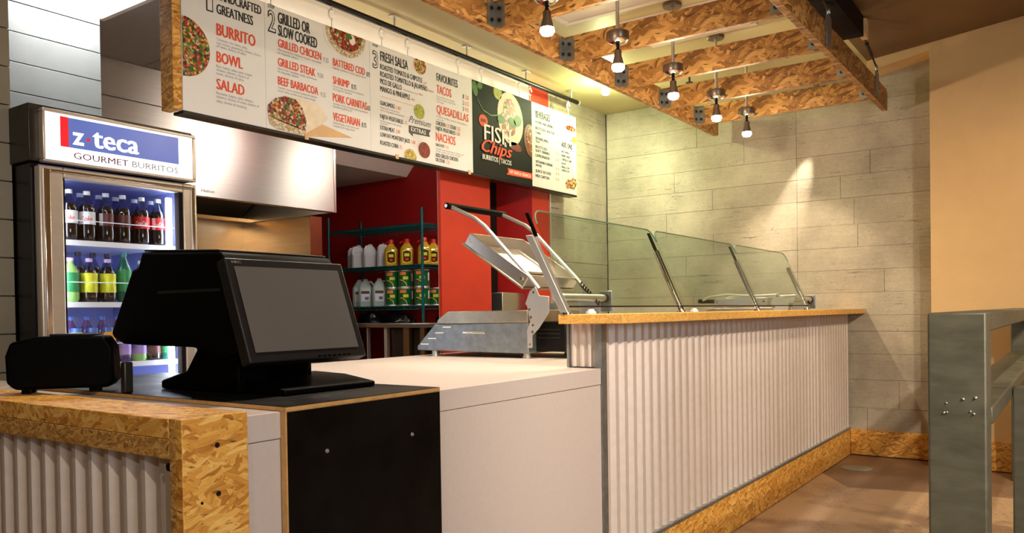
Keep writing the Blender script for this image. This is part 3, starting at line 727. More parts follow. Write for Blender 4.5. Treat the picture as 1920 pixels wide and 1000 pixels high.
def jug(x, y, z, label, group, m='jug_white', lab=False, h=.25, w_=.075):
    t = thing('plastic_jug', label, 'jug', (x, y, z), group)
    pf = [(w_*.92, 0), (w_, .012), (w_, h*.62), (w_*.93, h*.70), (w_*.55, h*.88), (.024, h*.93), (.022, h*.97)]
    MB().lathe(pf, (x, y, z), 20, sq=1.22).build('body', m, t)
    MB().lathe([(.024, h*.95), (.024, h), (.02, h*1.005)], (x, y, z), 12).build('cap', 'white_plastic' if m == 'jug_white' else m, t)
    dx, dy = (.05, -1.0) if m == 'jug_white' else (.80, .60)
    rr = w_*1.08
    pts = [(x+dx*.02, y+dy*.02-.0, z+h*.90), (x+dx*rr*.75, y+dy*rr*.75, z+h*.90), (x+dx*rr*1.12, y+dy*rr*1.12, z+h*.78), (x+dx*rr*1.15, y+dy*rr*1.15, z+h*.6), (x+dx*rr*.9, y+dy*rr*.9, z+h*.5)]
    MB().tube(pts, .011, 8).build('handle', m, t)
    if lab:
        f = Vector((.69, -.72, 0)); s2 = Vector((.72, .69, 0)); c = Vector((x, y, z))+f*(w_*1.012)
        def rect(u0, u1, z0, z1, k): return [tuple(c+f*k+s2*u+Vector((0, 0, q))) for u, q in ((u0, z0), (u1, z0), (u1, z1), (u0, z1))]
        l = MB().add(rect(-.042, .042, .055, .16, 0), [(0, 1, 2, 3)]).build('label', 'label_white', t, recalc=False)
        MB().add(rect(-.042, .042, .132, .16, .001), [(0, 1, 2, 3)]).build('label_band', 'label_dark', l, recalc=False)
        MB().add(rect(-.005, .034, .07, .10, .001), [(0, 1, 2, 3)]).build('label_print', 'cap_blue', l, recalc=False)
GJ = 'white plastic jugs on the upper rack shelf'
for i, x in enumerate((-6.46+.13-.06, -6.2, -6.03, -5.835)):
    jug(x if i else -6.36, 6.03 if i else 6.12, 1.592, ['white jug at the left end of the upper rack shelf, behind the post', 'white jug second from the left on the upper rack shelf', 'white jug third from the left on the upper rack shelf', 'white jug beside the oil bottles on the upper rack shelf'][i], GJ, h=.245, w_=.071)
GV = 'clear jugs on the lower rack shelf'
for i, (x, y) in enumerate(((-6.06, 5.98), (-5.86, 5.98), (-5.89, 6.2), (-6.22, 6.05))):
    jug(x, y, 1.189, ['clear jug with red topped label behind the display edge', 'clear jug with red topped label beside the green cans', 'clear jug behind the others on the lower rack shelf', 'clear jug at the left, mostly hidden by the display'][i], GV, 'jug_clear', True, .285, .072)
def oil_bottle(x, y, z, label):
    t = thing('oil_bottle', label, 'bottle', (x, y, z), 'red capped oil bottles on the upper rack shelf')
    h = .265; w_ = .066
    MB().lathe([(w_*.95, 0), (w_, .01), (w_, h*.60), (w_*.9, h*.66), (w_*.5, h*.80), (.022, h*.86)], (x, y, z), 20, sq=1.18).build('body', 'oil', t)
    MB().lathe([(.03, h*.84), (.03, h*.96), (.024, h)], (x, y, z), 12).build('cap', 'cap_red', t)
    MB().tube([(x-.01, y, z+h*.88), (x-.045, y-.02, z+h*.90), (x-.062, y-.03, z+h*.84)], .008, 6).build('handle', 'cap_red', t)
    f = Vector((.69, -.72, 0)); s2 = Vector((.72, .69, 0)); c = Vector((x, y, z))+f*(w_*1.012)
    def poly(pts, k): return [tuple(c+f*k+s2*u+Vector((0, 0, q))) for u, q in pts]
    hexa = lambda s: [(-.045*s, .085-.055*s), (.0, .085-.068*s), (.045*s, .085-.055*s), (.045*s, .085+.055*s), (0, .085+.068*s), (-.045*s, .085+.055*s)]
    l = MB().add(poly(hexa(1), .001), [tuple(range(6))]).build('label', 'label_yellow', t, recalc=False)
    MB().add(poly(hexa(.84), .002), [tuple(range(6))]).build('label_field', 'oil_dark', l, recalc=False)
    MB().add(poly([(-.024, .085), (.024, .085), (.024, .115), (-.024, .115)], .003), [(0, 1, 2, 3)]).build('label_print', 'can_yellow', l, recalc=False)
    MB().add(poly([(-.014, .045), (.014, .045), (.014, .068), (-.014, .068)], .003), [(0, 1, 2, 3)]).build('label_seal', 'cap_red', l, recalc=False)
for i, (x, y) in enumerate(((-5.67, 5.96), (-5.475, 5.98), (-5.26, 6.0), (-5.315, 6.2))):
    oil_bottle(x, y, 1.592, ['yellow oil bottle beside the white jugs', 'yellow oil bottle second from the white jugs', 'yellow oil bottle just left of the right rack post', 'yellow oil bottle right of the right rack post'][i])
def can(x, y, z, label):
    t = thing('food_can', label, 'can', (x, y, z), 'green labelled food cans on the lower rack shelf')
    r, h = .0765, .176
    MB().lathe([(r, 0), (r*1.02, .003), (r, .006), (r*.985, .01), (r*.985, h-.01), (r, h-.006), (r*1.02, h-.003), (r, h), (r*.95, h-.004)], (x, y, z), 24).build('tin', 'alu', t)
    w_ = MB().lathe([(r*.99, .012), (r*.99, h-.012)], (x, y, z), 24); w_.f = w_.f[:-2]
    l = w_.build('label_wrap', 'can_green', t, recalc=False)
    o = (x, y, z); a = -.95; R = r*.99+.0008
    MB().patch(o, R, a-.75, a+.15, h-.05, h-.02).build('label_band', 'can_orange', l, recalc=False)
    MB().patch(o, R, a-.25, a+.45, .082, .112).build('label_flash', 'can_yellow', l, recalc=False)
    mb = MB(); n = 8
    pts = [(a-.75+.0*i, .014) for i in range(1)]+[(a-.75+.95*math.sin(PI/2*i/n), .014+.062*math.cos(PI/2*i/n)) for i in range(n+1)]
    mb.add([(x+R*math.cos(t_), y+R*math.sin(t_), z+q) for t_, q in pts], [(0, i, i+1) for i in range(1, n+1)]); mb.build('label_picture', 'can_beans', l, recalc=False)
    mb = MB()
    for i in range(n):
        p, q = pts[i+1], pts[i+2]
        k = lambda s_: [(a-.75+(s_[0]-a+.75)*e, .014+(s_[1]-.014)*e) for e in (1, 1.09)]
        (p0, p1), (q0, q1) = k(p), k(q)
        mb.add([(x+R*math.cos(t_), y+R*math.sin(t_), z+u) for t_, u in (p0, q0, q1, p1)], [(0, 1, 2, 3)])
    mb.build('label_rim', 'can_yellow', l, recalc=False)
    MB().patch(o, R, a+.95, a+1.25, h-.11, h-.03).build('label_panel', 'label_white', l, recalc=False)
cx = [-5.60+.0, -5.425, -5.24]
cx = [-5.665, -5.485, -5.27]
for i, x in enumerate(cx):
    for lv in (0, 1): can(x, 5.97, 1.189+.177*lv, 'green labelled can, %s of the %s stack from the clear jugs' % (('bottom', 'top')[lv], ORD[i]))
can(-5.295, 6.2, 1.189, 'single green labelled can at the right of the rack post')
def lump(x, y, z, rx, ry, rz, seed, label, m='bag_black', name='plastic_bag', cat='bag'):
    r = random.Random(seed); bm = bmesh.new(); bmesh.ops.create_icosphere(bm, subdivisions=3, radius=1)
    from mathutils import noise as mn
    mb = MB()
    vs = []
    for v in bm.verts:
        k = 1+.28*mn.noise(v.co*2.1+Vector((seed, 0, 0)))+.12*mn.noise(v.co*6+Vector((seed, 3, 0)))
        p = v.co*k; vs.append((x+p.x*rx, y+p.y*ry, z+max(p.z, -.62)*rz+rz*.62))
    mb.add(vs, [tuple(q.index for q in f.verts) for f in bm.faces]); bm.free()
    mb.build(name, m, label=label, cat=cat, group='black bags below the rack shelves')
bx(-6.40, -4.95, 5.86, 6.30, .965, .985).build('lower_shelf_board', 'dark_steel', rk)
lump(-6.05, 6.05, .986, .17, .12, .09, 2, 'black plastic bag below the clear jugs on the rack')
lump(-5.66, 6.05, .986, .19, .12, .09, 5, 'black plastic bag below the green can stacks on the rack')
lump(-5.07, 6.1, .986, .11, .1, .085, 9, 'shiny crumpled black bag right of the rack post')
# steel table before the rack
tb = thing('steel_table', 'stainless kitchen table standing before the wire rack', 'table', (-5.1, 5.52, 0))
bx(-6.1, -4.35, 5.30, 5.80, .985, 1.022).build('table_top', 'steel_x', tb, bevel=.004)
for x in (-5.385, -5.165):
    bx(x, x+.035 if x > -5.3 else x+.012, 5.32, 5.355, 0, .985).build('leg', 'alu', tb)
bx(-4.93, -4.86, 5.32, 5.36, 0, .985).build('leg', 'steel_warm', tb)
bx(-4.73, -4.68, 5.32, 5.36, 0, .985).build('leg', 'steel_warm', tb)
bx(-5.12, -4.62, 5.37, 5.75, 0, .97).build('cabinet', 'dark_steel', tb, bevel=.003)
bx(-3.72, -3.50, 4.86, 5.165, 1.11, 1.255).build('steel_dispenser', 'steel', bevel=.004, label='small steel dispenser box inside the red niche', cat='dispenser')
bx(-3.765, -3.48, 4.66, 5.168, 0, 1.109).build('niche_shelf', 'dark_steel', label='dark steel shelf base inside the red niche under the dispenser', cat='shelf')

# ------------------------------------------------------------------ clamshell grills
def grill(dx, dy, opening, label, label_scale=1):
    y0, y1 = 2.97+dy, 3.42+dy; zb = .896
    g = thing('clamshell_grill', label, 'grill', (-2.2+dx, (y0+y1)/2, zb), 'clamshell grills')
    sx = lambda p: [(a+dx, b) for a, b in p]
    MB().prism(sx([(-2.66, .925), (-2.66, .945), (-2.545, 1.052), (-2.0, 1.058), (-2.0, .918)]), 'y', y0, y1).build('base_body', 'galv', g, bevel=.004)
    MB().prism(sx([(-2.53, 1.0525), (-2.525, 1.072), (-2.47, 1.106), (-2.455, 1.112), (-2.0, 1.112), (-2.0, 1.058)]), 'y', y0-.004, y1+.004).build('lower_plate', 'worn_alu', g, bevel=.003)
    for i in range(4):
        u = -2.425-.047*i-.02; zz = 1.035-.0275*i
        bx(u+dx-.05, u+dx, y0-.001, y0+.002, zz, zz+.005).build('vent_slot', 'ink_white', g)
    for x in (-2.57, -2.03):
        for y in (y0+.03, y1-.06): MB().cyl((x+dx, y, zb), (x+dx, y, .926), .016, n=12).cyl((x+dx, y, zb), (x+dx, y, .905), .02, n=12).build('foot', 'alu', g)
    mb = MB().cyl((-2.345+dx, y0-.03, 1.013), (-2.215+dx, y0-.03, 1.013), .007, n=10)
    for x in (-2.32, -2.26): mb.cyl((x+dx, y0-.03, 1.013), (x+dx, y0, 1.013), .005, n=8)
    mb.build('drawer_handle', 'chrome', g)
    # dark rear housing
    bx(-1.998+dx, -1.845+dx, y0+.06, y1-.02, .925, 1.06).build('rear_housing', 'black_metal', g, bevel=.004)
    for i in range(3): bx(-1.985+dx, -1.87+dx, y0+.057, y0+.062, .985+.018*i, .990+.018*i).build('vent_slot', 'dark_steel', g)
    # hinge brackets on both sides
    for y in (y0-.008, y1+.002):
        MB().prism(sx([(-1.985, 1.195), (-1.955, 1.215), (-1.935, 1.175), (-1.885, 1.17), (-1.885, 1.10), (-1.94, 1.03), (-1.975, 1.0), (-1.975, .945), (-2.0, .942), (-2.003, 1.02), (-1.985, 1.06), (-2.0, 1.13), (-2.01, 1.14)]), 'y', y, y+.006).build('hinge_bracket', 'alu', g, bevel=.001)
    mb = MB()
    for p in ((-1.985, 1.115), (-1.978, 1.08), (-1.968, 1.045), (-1.97, 1.015), (-1.962, 1.19), (-1.985, .96)):
        mb.cyl((p[0]+dx, y0-.012, p[1]), (p[0]+dx, y0-.007, p[1]), .006, n=8)
    mb.build('hinge_bolt', 'chrome', g)
    MB().cyl((-1.86+dx, y0+.01, 1.165), (-1.86+dx, y1+.01, 1.165), .018, n=14).build('torsion_tube', 'alu', g)
    bx(-1.895+dx, -1.825+dx, y1+.01, y1+.018, 1.10, 1.20).build('tube_plate', 'galv', g, bevel=.004)
    MB().cyl((-1.86+dx, y1-.012, 1.165), (-1.86+dx, y1+.022, 1.165), .021, n=14).build('tube_cap', 'black_metal', g)
    mb = MB(); n = 60
    mb.tube([(-1.93+.10*i/n+dx, y1-.10+.011*math.cos(i*.9), 1.235-.10*i/n+.011*math.sin(i*.9)) for i in range(n+1)], .003, 5)
    mb.build('spring', 'black_metal', g)
    # lid rotated about the hinge; built flat along -x from the hinge
    hx, hz = (-2.03+dx, 1.205) if opening > .2 else (-2.03+dx, 1.165)
    a = opening; ca, sa = math.cos(a), math.sin(a)
    def L(p): # p=(u back from hinge towards the front, y, w above lid bottom)
        u, y, w_ = p
        return (hx-u*ca+w_*sa, y, hz+u*sa+w_*ca)
    mb = MB(); ww = .43
    def lbox(u0, u1, ya, yb, w0, w1): mb.add([L((u, y, q)) for u in (u0, u1) for y in (ya, yb) for q in (w0, w1)], [(0, 1, 3, 2), (4, 6, 7, 5), (0, 4, 5, 1), (2, 3, 7, 6), (0, 2, 6, 4), (1, 5, 7, 3)])
    wo_ = 0 if a > .2 else -.05
    lbox(.0, .41, y0, y1, wo_, wo_+.010)
    mb.build('lid_plate', 'worn_alu', g, bevel=.002)
    mb = MB()
    b0, b1 = wo_+.0105, wo_+.068
    lbox(.005, .395, y0+.004, y0+.010, b0, b1); lbox(.005, .395, y1-.010, y1-.004, b0, b1)
    lbox(.389, .395, y0+.010, y1-.010, b0, b1); lbox(.005, .011, y0+.010, y1-.010, b0, b1)
    lbox(.011, .389, y0+.010, y1-.010, b0, b0+.004)
    mb.build('lid_tray', 'steel', g, bevel=.002)
    mb = MB(); lbox(.12, .29, y0+.12, y1-.12, b0+.0045, b0+.018); mb.build('lid_heater_cover', 'steel', g, bevel=.004)
    mb = MB()
    for u in (.03, .37): mb.cyl(L((u, y0+.004, wo_+.04)), L((u, y0-.004, wo_+.04)), .008, n=8)
    mb.build('lid_bolt', 'chrome', g)
    for y in (y0+.015, y1-.02):
        pts = [(q[0]+dx, y, q[1]) for q in ((-1.95, 1.205), (-2.0, 1.262), (-2.13, 1.39), (-2.245, 1.505), (-2.30, 1.545), (-2.45, 1.614))] if a > .2 else [L((-.07, y, .035)), L((.12, y, .03)), L((.30, y, .045)), L((.44, y, .03)), L((.5, y, .0))]
        MB().tube(pts, .0095, 10).build('handle_arm', 'alu', g)
    e = (-2.45+dx, 1.614) if a > .2 else (L((.5, 0, 0))[0], L((.5, 0, 0))[2])
    MB().cyl((e[0], y0-.012, e[1]), (e[0], y1+.012, e[1]), .0155, n=14).build('handle_grip', 'black_plastic', g)
    MB().cyl((e[0], y0-.016, e[1]), (e[0], y0-.010, e[1]), .009, n=10).build('handle_nut', 'chrome', g)
    bx(-1.90+dx, -1.87+dx, y0+.02, y0+.05, 1.112, 1.14).build('stop_block', 'galv', g)
    return g
grill(0, 0, math.radians(33), 'steel clamshell grill with its lid propped open on the pale worktop')
grill(.24, 2.72, math.radians(0), 'closed clamshell grill far behind the glass guard, near the concrete wall')

# ------------------------------------------------------------------ sneeze guard
sn = thing('sneeze_guard', 'slanted clear glass sneeze guard on metal posts along the bar top', 'glass guard', (-1.6, 4.1, 1.092))
def sg_(y, z, d=0): return (-1.527-.441*(z-1.1)+d*.915, y, z+d*.40)
PY = [2.516, 3.56, 4.665, 5.70]
for i, y in enumerate(PY):
    if i == 0:
        mb = MB(); a, b = Vector(sg_(y, 1.0935))+Vector((-.002, 0, 0)), Vector(sg_(y, 1.39))+Vector((-.022, 0, 0)); 
        mb.add([(p.x+ax, y+ay, p.z) for p in (a, b) for ax, ay in ((-.016, -.013), (.016, -.013), (.016, .013), (-.016, .013))], [(0, 1, 2, 3), (4, 5, 6, 7), (0, 1, 5, 4), (1, 2, 6, 5), (2, 3, 7, 6), (3, 0, 4, 7)])
        po = mb.build('post', 'alu', sn, bevel=.002)
    else:
        po = MB().tube([sg_(y, 1.0935), sg_(y, 1.24), sg_(y, 1.385)], .0135, 14).build('post', 'chrome', sn)
    if i < 3:
        mb = MB(); vs = []
        for q in (1.385, 1.475):
            c = Vector(sg_(y, q)); vs += [tuple(c+Vector((e*.007, f_*.004, 0))) for e, f_ in ((-1, -1), (1, -1), (1, 1), (-1, 1))]
        mb.add(vs, [(0, 1, 2, 3), (4, 5, 6, 7), (0, 1, 5, 4), (1, 2, 6, 5), (2, 3, 7, 6), (3, 0, 4, 7)]); mb.build('grip_strip', 'black_plastic', po)
    MB().cyl((sg_(y, 1.0925)[0]-.002, y, 1.0925), (sg_(y, 1.0925)[0]-.002, y, 1.099), .022, n=16).build('flange', 'chrome', po)
for a, b in zip(PY[:-1], PY[1:]):
    ya, yb = a+.004, b-.004; zb_, zt = 1.112, 1.478; r = .055
    out = [(ya, zb_), (yb, zb_)]
    for cyy, s0 in ((yb-r, 0), (ya+r, 90)):
        for k in range(7):
            t = math.radians(s0+15*k); out.append((cyy+r*math.cos(t), zt-r+r*math.sin(t)))
    n = len(out)
    mb = MB(); mb.add([sg_(y, q, .018) for y, q in out]+[sg_(y, q, .024) for y, q in out], [tuple(range(n))[::-1], tuple(range(n, 2*n))]+[(i, (i+1) % n, n+(i+1) % n, n+i) for i in range(n)])
    gp = mb.build('glass_panel', 'green_glass', sn)
    MB().tube([sg_(y, q, .021) for y, q in out[2:]], .0032, 6).build('polished_edge', 'glass_edge', gp)
    MB().tube([sg_(ya, zb_, .021), sg_(yb, zb_, .021)], .0035, 6).build('polished_edge', 'paint_dark', gp)
for y in (2.66, 3.66):
    MB().lathe([(.02, 0), (.02, .006), (.013, .012), (.011, .018)], (-1.505, y, 1.0925), 14).build('grommet', 'white_plastic', label='round white plastic grommet on the bar top beside the %s glass guard post' % ('square' if y < 3 else 'first round'), cat='grommet', group='white grommets on the bar top')

# ------------------------------------------------------------------ menu boards on their rail
XM = -3.28
rl = thing('hanging_rail', 'dark round rail hung from the ceiling above the menu boards', 'rail', (XM, 3.8, 2.78))
MB().cyl((XM, 1.6, 2.782), (XM, 5.63, 2.782), .017, n=14).build('pipe', 'black_metal', rl)
MB().cyl((XM, 5.622, 2.782), (XM, 5.64, 2.782), .021, n=14).build('end_cap', 'alu', rl)
for y in (2.15, 2.83, 3.51, 4.195, 4.89, 5.53):
    h_ = MB().cyl((XM, y, 2.795), (XM, y, 2.852), .006, n=8).build('hanger', 'alu', rl)
    bx(XM-.02, XM+.02, y-.03, y+.03, 2.850, 2.857).build('hanger_plate', 'alu', h_, bevel=.002)
for y in (2.30, 2.62, 3.02, 3.40, 3.62, 4.10, 4.35, 4.80, 4.94, 5.48):
    mb = MB(); mb.tube([(XM, y+.02*math.cos(t), 2.722+.026*math.sin(t)) for t in [PI*2*k/14*0.82 for k in range(15)]], .005, 6)
    mb.tube([(XM, y, 2.765), (XM, y, 2.740)], .005, 6).tube([(XM, y, 2.704), (XM, y, 2.655)], .003, 6)
    mb.build('hook', 'white_plastic', rl)
def board(y0, y1, m, label):
    t = thing('menu_board', label, 'menu board', (XM-.012, (y0+y1)/2, 2.03), 'menu boards over the counter')
    b = bx(XM-.02, XM, y0+.0008, y1-.0008, 2.034, 2.655).build('panel', m, t, bevel=.001)
    bx(XM-.075, XM+.001, y0+.0008, y1-.0008, 2.020, 2.033).build('bottom_strip', 'black_metal', t)
    return t
bA = board(2.125, 2.58, 'board_white', 'menu board with a salad bowl picture, leftmost over the counter')
bB = board(2.58, 3.30, 'board_white', 'menu board with a burrito picture, second from left')
bC = board(3.30, 4.245, 'board_white', 'menu board with salsa dishes and a grey ribbon, third from left')
bD = board(4.245, 4.955, 'board_black', 'black menu board with a taco picture')
bE = board(4.955, 5.595, 'board_grain', 'pale grained beverage board at the right end of the rail')
ep = bx(XM-.095, XM-.0005, 2.08, 2.122, 2.034, 2.76).build('sign_end_panel', 'osb', bevel=.001, label='narrow strand board panel closing the left end of the menu boards', cat='end panel')
for y in (2.83, 3.51, 4.20): bx(XM+.001, XM+.006, y-.012, y+.012, 2.018, 2.045).build('clip', 'kraft', {2.83: bB, 3.51: bC, 4.20: bC}[y])
K = XM+.0012; K2 = XM+.0022; K3 = XM+.0032
# board A
lettering(bA, 'ink_black', [('GREATNESS', 2.307, 2.519, .205, .045), ('HANDCRAFTED', 2.307, 2.585, .255, .043)], K, .014)
lettering(bA, 'ink_black', [('1', 2.254, 2.516, .036, .110)], K, .035)
lettering(bA, 'board_white', [('1', 2.2595, 2.522, .025, .098)], K2, .005)
lettering(bA, 'ink_red', [('BURRITO', 2.305, 2.418, .219, .055), ('BOWL', 2.302, 2.292, .145, .05), ('SALAD', 2.299, 2.166, .156, .049)], K, .016, label='red heading lettering')
lettering(bA, 'ink_grey', [('Tomatoes, rice, beans, salsa,', 2.304, 2.394, .172, .012), ('sour cream, guacamole, cheese, choice', 2.304, 2.377, .247, .012), ('of meat, choice of salsa', 2.304, 2.362, .162, .012),
    ('Rice, beans, salsa, sour cream,', 2.301, 2.268, .2, .012), ('cheese, cilantro, choice of', 2.301, 2.251, .18, .012), ('meat, choice of salsa', 2.301, 2.234, .15, .012),
    ('Romaine, beans, salsa, cheese,', 2.299, 2.142, .205, .013), ('cilantro, choice of meat, choice of', 2.298, 2.125, .239, .013), ('salsa, choice of dressing', 2.298, 2.105, .166, .013)], K, .0)
def pic(t, name, m, cy, cz_, ry, rz, X, label=None, **kw): return MB().disc(cy, cz_, ry, rz, X, **kw).build(name, m, t, recalc=False, label=label)
w_ = pic(bA, 'bowl_picture', 'bowl_white', 2.128, 2.318, .157, .157, K, ymin=2.127)
pic(bA, 'salad_picture', 'salad', 2.128, 2.324, .140, .136, K2, ymin=2.1275)
# board B
lettering(bB, 'ink_black', [('STEP', 2.602, 2.636, .04, .018), ('GRILLED OR', 2.661, 2.575, .207, .056), ('SLOW COOKED', 2.66, 2.512, .256, .054)], K, .014)
lettering(bB, 'ink_black', [('2', 2.599, 2.516, .049, .112)], K, .03)
lettering(bB, 'board_white', [('2', 2.6045, 2.522, .038, .100)], K2, -.012)
lettering(bB, 'ink_red', [('GRILLED CHICKEN', 2.659, 2.455, .283, .041), ('GRILLED STEAK', 2.656, 2.36, .244, .041), ('BEEF BARBACOA', 2.654, 2.266, .263, .041), ('BATTERED COD', 3.023, 2.45, .239, .04), ('SHRIMP', 3.02, 2.352, .122, .04), ('PORK CARNITAS', 3.018, 2.258, .255, .042), ('VEGETARIAN', 3.016, 2.155, .2, .042)], K, .014, label='red heading lettering')
lettering(bB, 'ink_grey', [('9.25', 2.955, 2.454, .037, .025), ('9.50', 2.914, 2.363, .039, .023), ('9.25', 2.932, 2.265, .035, .023),
    ('Marinated fire chicken breast, seasoned', 2.659, 2.437, .28, .011), ('in chipotle adobo', 2.658, 2.421, .13, .011), ('Spice Rub Canadian steak, marinated', 2.656, 2.342, .25, .011), ('in chipotle adobo', 2.656, 2.327, .13, .011),
    ('Tender slow-cooked pulled shredded', 2.654, 2.247, .25, .011), ('beef with traditional seasonings', 2.654, 2.231, .24, .011),
    ('Lightly battered with panko flour', 3.022, 2.434, .25, .011), ('Gourmet sautéed in cilantro', 3.02, 2.334, .23, .011), ('and garlic butter', 3.02, 2.319, .14, .011),
    ('Tender slow-cooked and marinated', 3.018, 2.24, .26, .011), ('Canadian pulled pork', 3.018, 2.225, .14, .011), ('Sautéed fajita, mushrooms and', 3.016, 2.137, .19, .011), ('roasted bell vegetables', 3.016, 2.121, .16, .011)], K, .0)
lettering(bB, 'ink_ribbon', [('8.75', 3.2735, 2.449, .026, .026), ('8.75', 3.156, 2.354, .036, .026), ('8.75', 3.276, 2.259, .023, .026), ('8.75', 3.229, 2.156, .036, .026)], K, .01)
MB().flat([(2.585, 2.080), (2.70, 2.040), (2.769, 2.036), (2.84, 2.036), (3.159, 2.082), (2.942, 2.118), (2.83, 2.057)], K).build('paper_picture', 'kraft', bB, recalc=False)
MB().flat([(2.694, 2.216), (2.804, 2.224), (2.928, 2.209), (2.981, 2.154), (2.937, 2.117), (2.83, 2.053), (2.75, 2.10)], K2).build('tortilla_picture', 'wrap', bB, recalc=False)
MB().flat([(2.588, 2.10), (2.588, 2.149), (2.636, 2.193), (2.694, 2.215), (2.763, 2.212), (2.806, 2.177), (2.830, 2.118), (2.825, 2.060), (2.75, 2.07), (2.65, 2.085)], K3).build('filling_picture', 'filling', bB, recalc=False)
MB().flat([(2.59, 2.10), (2.65, 2.09), (2.75, 2.075), (2.825, 2.06), (2.809, 2.036), (2.769, 2.036), (2.642, 2.04), (2.60, 2.06)], K3).build('rice_picture', 'rice', bB, recalc=False)
pic(bB, 'bowl_picture', 'bowl_white', 3.120, 2.645, .165, .150, K, zmax=2.654)
pic(bB, 'rice_picture', 'rice', 3.120, 2.647, .148, .130, K2, zmax=2.6535)
pic(bB, 'chili_picture', 'chili', 3.122, 2.652, .120, .100, K3, zmax=2.6533)
pic(bB, 'cream_picture', 'bowl_white', 3.165, 2.622, .022, .028, K3+.001)
pic(bB, 'herb_picture', 'leaf', 3.140, 2.634, .025, .014, K3+.0015)
# board C
lettering(bC, 'ink_black', [('STEP', 3.324, 2.634, .044, .014), ('FRESH SALSA', 3.386, 2.566, .235, .054), ('ROASTED TOMATO & CHIPOTLE', 3.384, 2.517, .365, .03), ('ROASTED TOMATILLO & JALAPEÑO', 3.383, 2.475, .41, .03), ('PICO DE GALLO', 3.382, 2.433, .18, .03), ('MANGO & PINEAPPLE', 3.381, 2.39, .253, .03),
    ('GUACAMOLE', 3.379, 2.311, .12, .024), ('FAJITA VEGETABLES', 3.377, 2.234, .193, .024), ('EXTRA MEAT', 3.376, 2.169, .12, .024), ('LOW FAT MONTEREY JACK', 3.375, 2.129, .253, .024), ('ROASTED CORN', 3.374, 2.082, .149, .024), ('FAVOURITES', 3.883, 2.563, .21, .048),
    ('CHICKEN', 3.87, 2.286, .09, .024), ('STEAK', 4.01, 2.286, .06, .024), ('FAJITA VEGETABLES', 3.869, 2.253, .19, .024), ('NACHOS', 3.867, 2.153, .08, .018), ('ADD GRILLED CHICKEN', 3.862, 2.085, .221, .024), ('OR STEAK', 3.862, 2.056, .09, .022), ('1', 4.145, 2.506, .010, .028), ('2', 4.143, 2.465, .012, .027), ('3', 4.142, 2.425, .012, .027)], K, .012)
lettering(bC, 'ink_black', [('3', 3.323, 2.509, .046, .103)], K, .03)
lettering(bC, 'board_white', [('3', 3.328, 2.515, .036, .091)], K2, -.012)
lettering(bC, 'ink_red', [('TACOS', 3.881, 2.486, .147, .052), ('QUESADILLAS', 3.878, 2.361, .324, .051), ('NACHOS', 3.867, 2.185, .194, .054)], K, .012, label='red heading lettering')
lettering(bC, 'ink_pale_red', [('1.00', 3.509, 2.311, .042, .02), ('.75', 3.58, 2.236, .026, .02), ('2.00', 3.506, 2.171, .036, .021), ('1.00', 3.636, 2.13, .04, .022), ('.75', 3.531, 2.081, .024, .023), ('HOT', 3.76, 2.517, .03, .012), ('MEDIUM', 3.80, 2.478, .05, .012), ('MILD', 3.715, 2.437, .035, .012), ('MILD', 3.645, 2.392, .032, .012),
    ('3.50', 4.168, 2.506, .04, .028), ('6.75', 4.166, 2.465, .04, .027), ('9.95', 4.165, 2.425, .04, .027), ('1.25', 3.968, 2.286, .035, .024), ('1.25', 4.078, 2.286, .035, .024), ('1.00', 4.067, 2.253, .042, .024), ('7.25', 3.955, 2.153, .035, .018), ('1.25', 3.962, 2.056, .037, .022)], K, .01, label='pale red prices')
MB().flat([(3.381, 2.36), (3.70, 2.36), (3.70, 2.362), (3.381, 2.362)], K).build('rule_line', 'ink_pale_red', bC, recalc=False)
lettering(bC, 'ink_grey', [('with soft tomatoes and onion', 3.575, 2.436, .13, .010), ('Made fresh in house from', 3.379, 2.292, .16, .010), ('select avocados and cilantro', 3.379, 2.277, .2, .010), ('Sautéed peppers and onions,', 3.377, 2.214, .18, .010), ('tomatoes', 3.377, 2.201, .06, .010),
    ('Corn tortilla, choice of meat,', 3.88, 2.462, .18, .010), ('lettuce, cheese, cream, salsa', 3.88, 2.447, .19, .010), ('on top', 3.88, 2.430, .07, .010), ('Grilled tortilla, cheese and peppers,', 3.877, 2.335, .31, .011), ('sour cream', 3.877, 2.318, .07, .010), ('Tortilla chips, black beans, cheese, sour', 3.866, 2.132, .28, .010), ('cream, guacamole, pico de gallo', 3.865, 2.118, .25, .010)], K, 0)
MB().flat([(3.619, 2.237), (3.82, 2.242), (3.802, 2.219), (3.811, 2.198), (3.618, 2.193)], K).build('ribbon_print', 'ink_ribbon', bC, recalc=False)
MB().flat([(3.622, 2.193), (3.654, 2.193), (3.654, 2.174)], K).build('ribbon_print', 'ink_ribbon', bC, recalc=False)
lettering(bC, 'ink_white', [('EXTRAS', 3.637, 2.205, .136, .025)], K2, .016)
lettering(bC, 'ink_ribbon', [('Premium', 3.62, 2.256, .201, .04)], K, .0, .45)
for (cy, cz_, ry, rz, m, wh) in ((3.729, 2.619, .063, .060, 'salsa', 1), (3.716, 2.336, .047, .045, 'guac', 0), (3.755, 2.108, .062, .056, 'red_salsa', 1), (3.628, 2.052, .063, .05, 'yellow_relish', 1)):
    if wh: pic(bC, 'dish_picture', 'bowl_white', cy, cz_, ry, rz, K, zmax=2.654, zmin=2.0345)
    pic(bC, 'salsa_picture', m, cy, cz_, ry*(.88 if wh else 1), rz*(.88 if wh else 1), K2, zmax=2.6535, zmin=2.035)
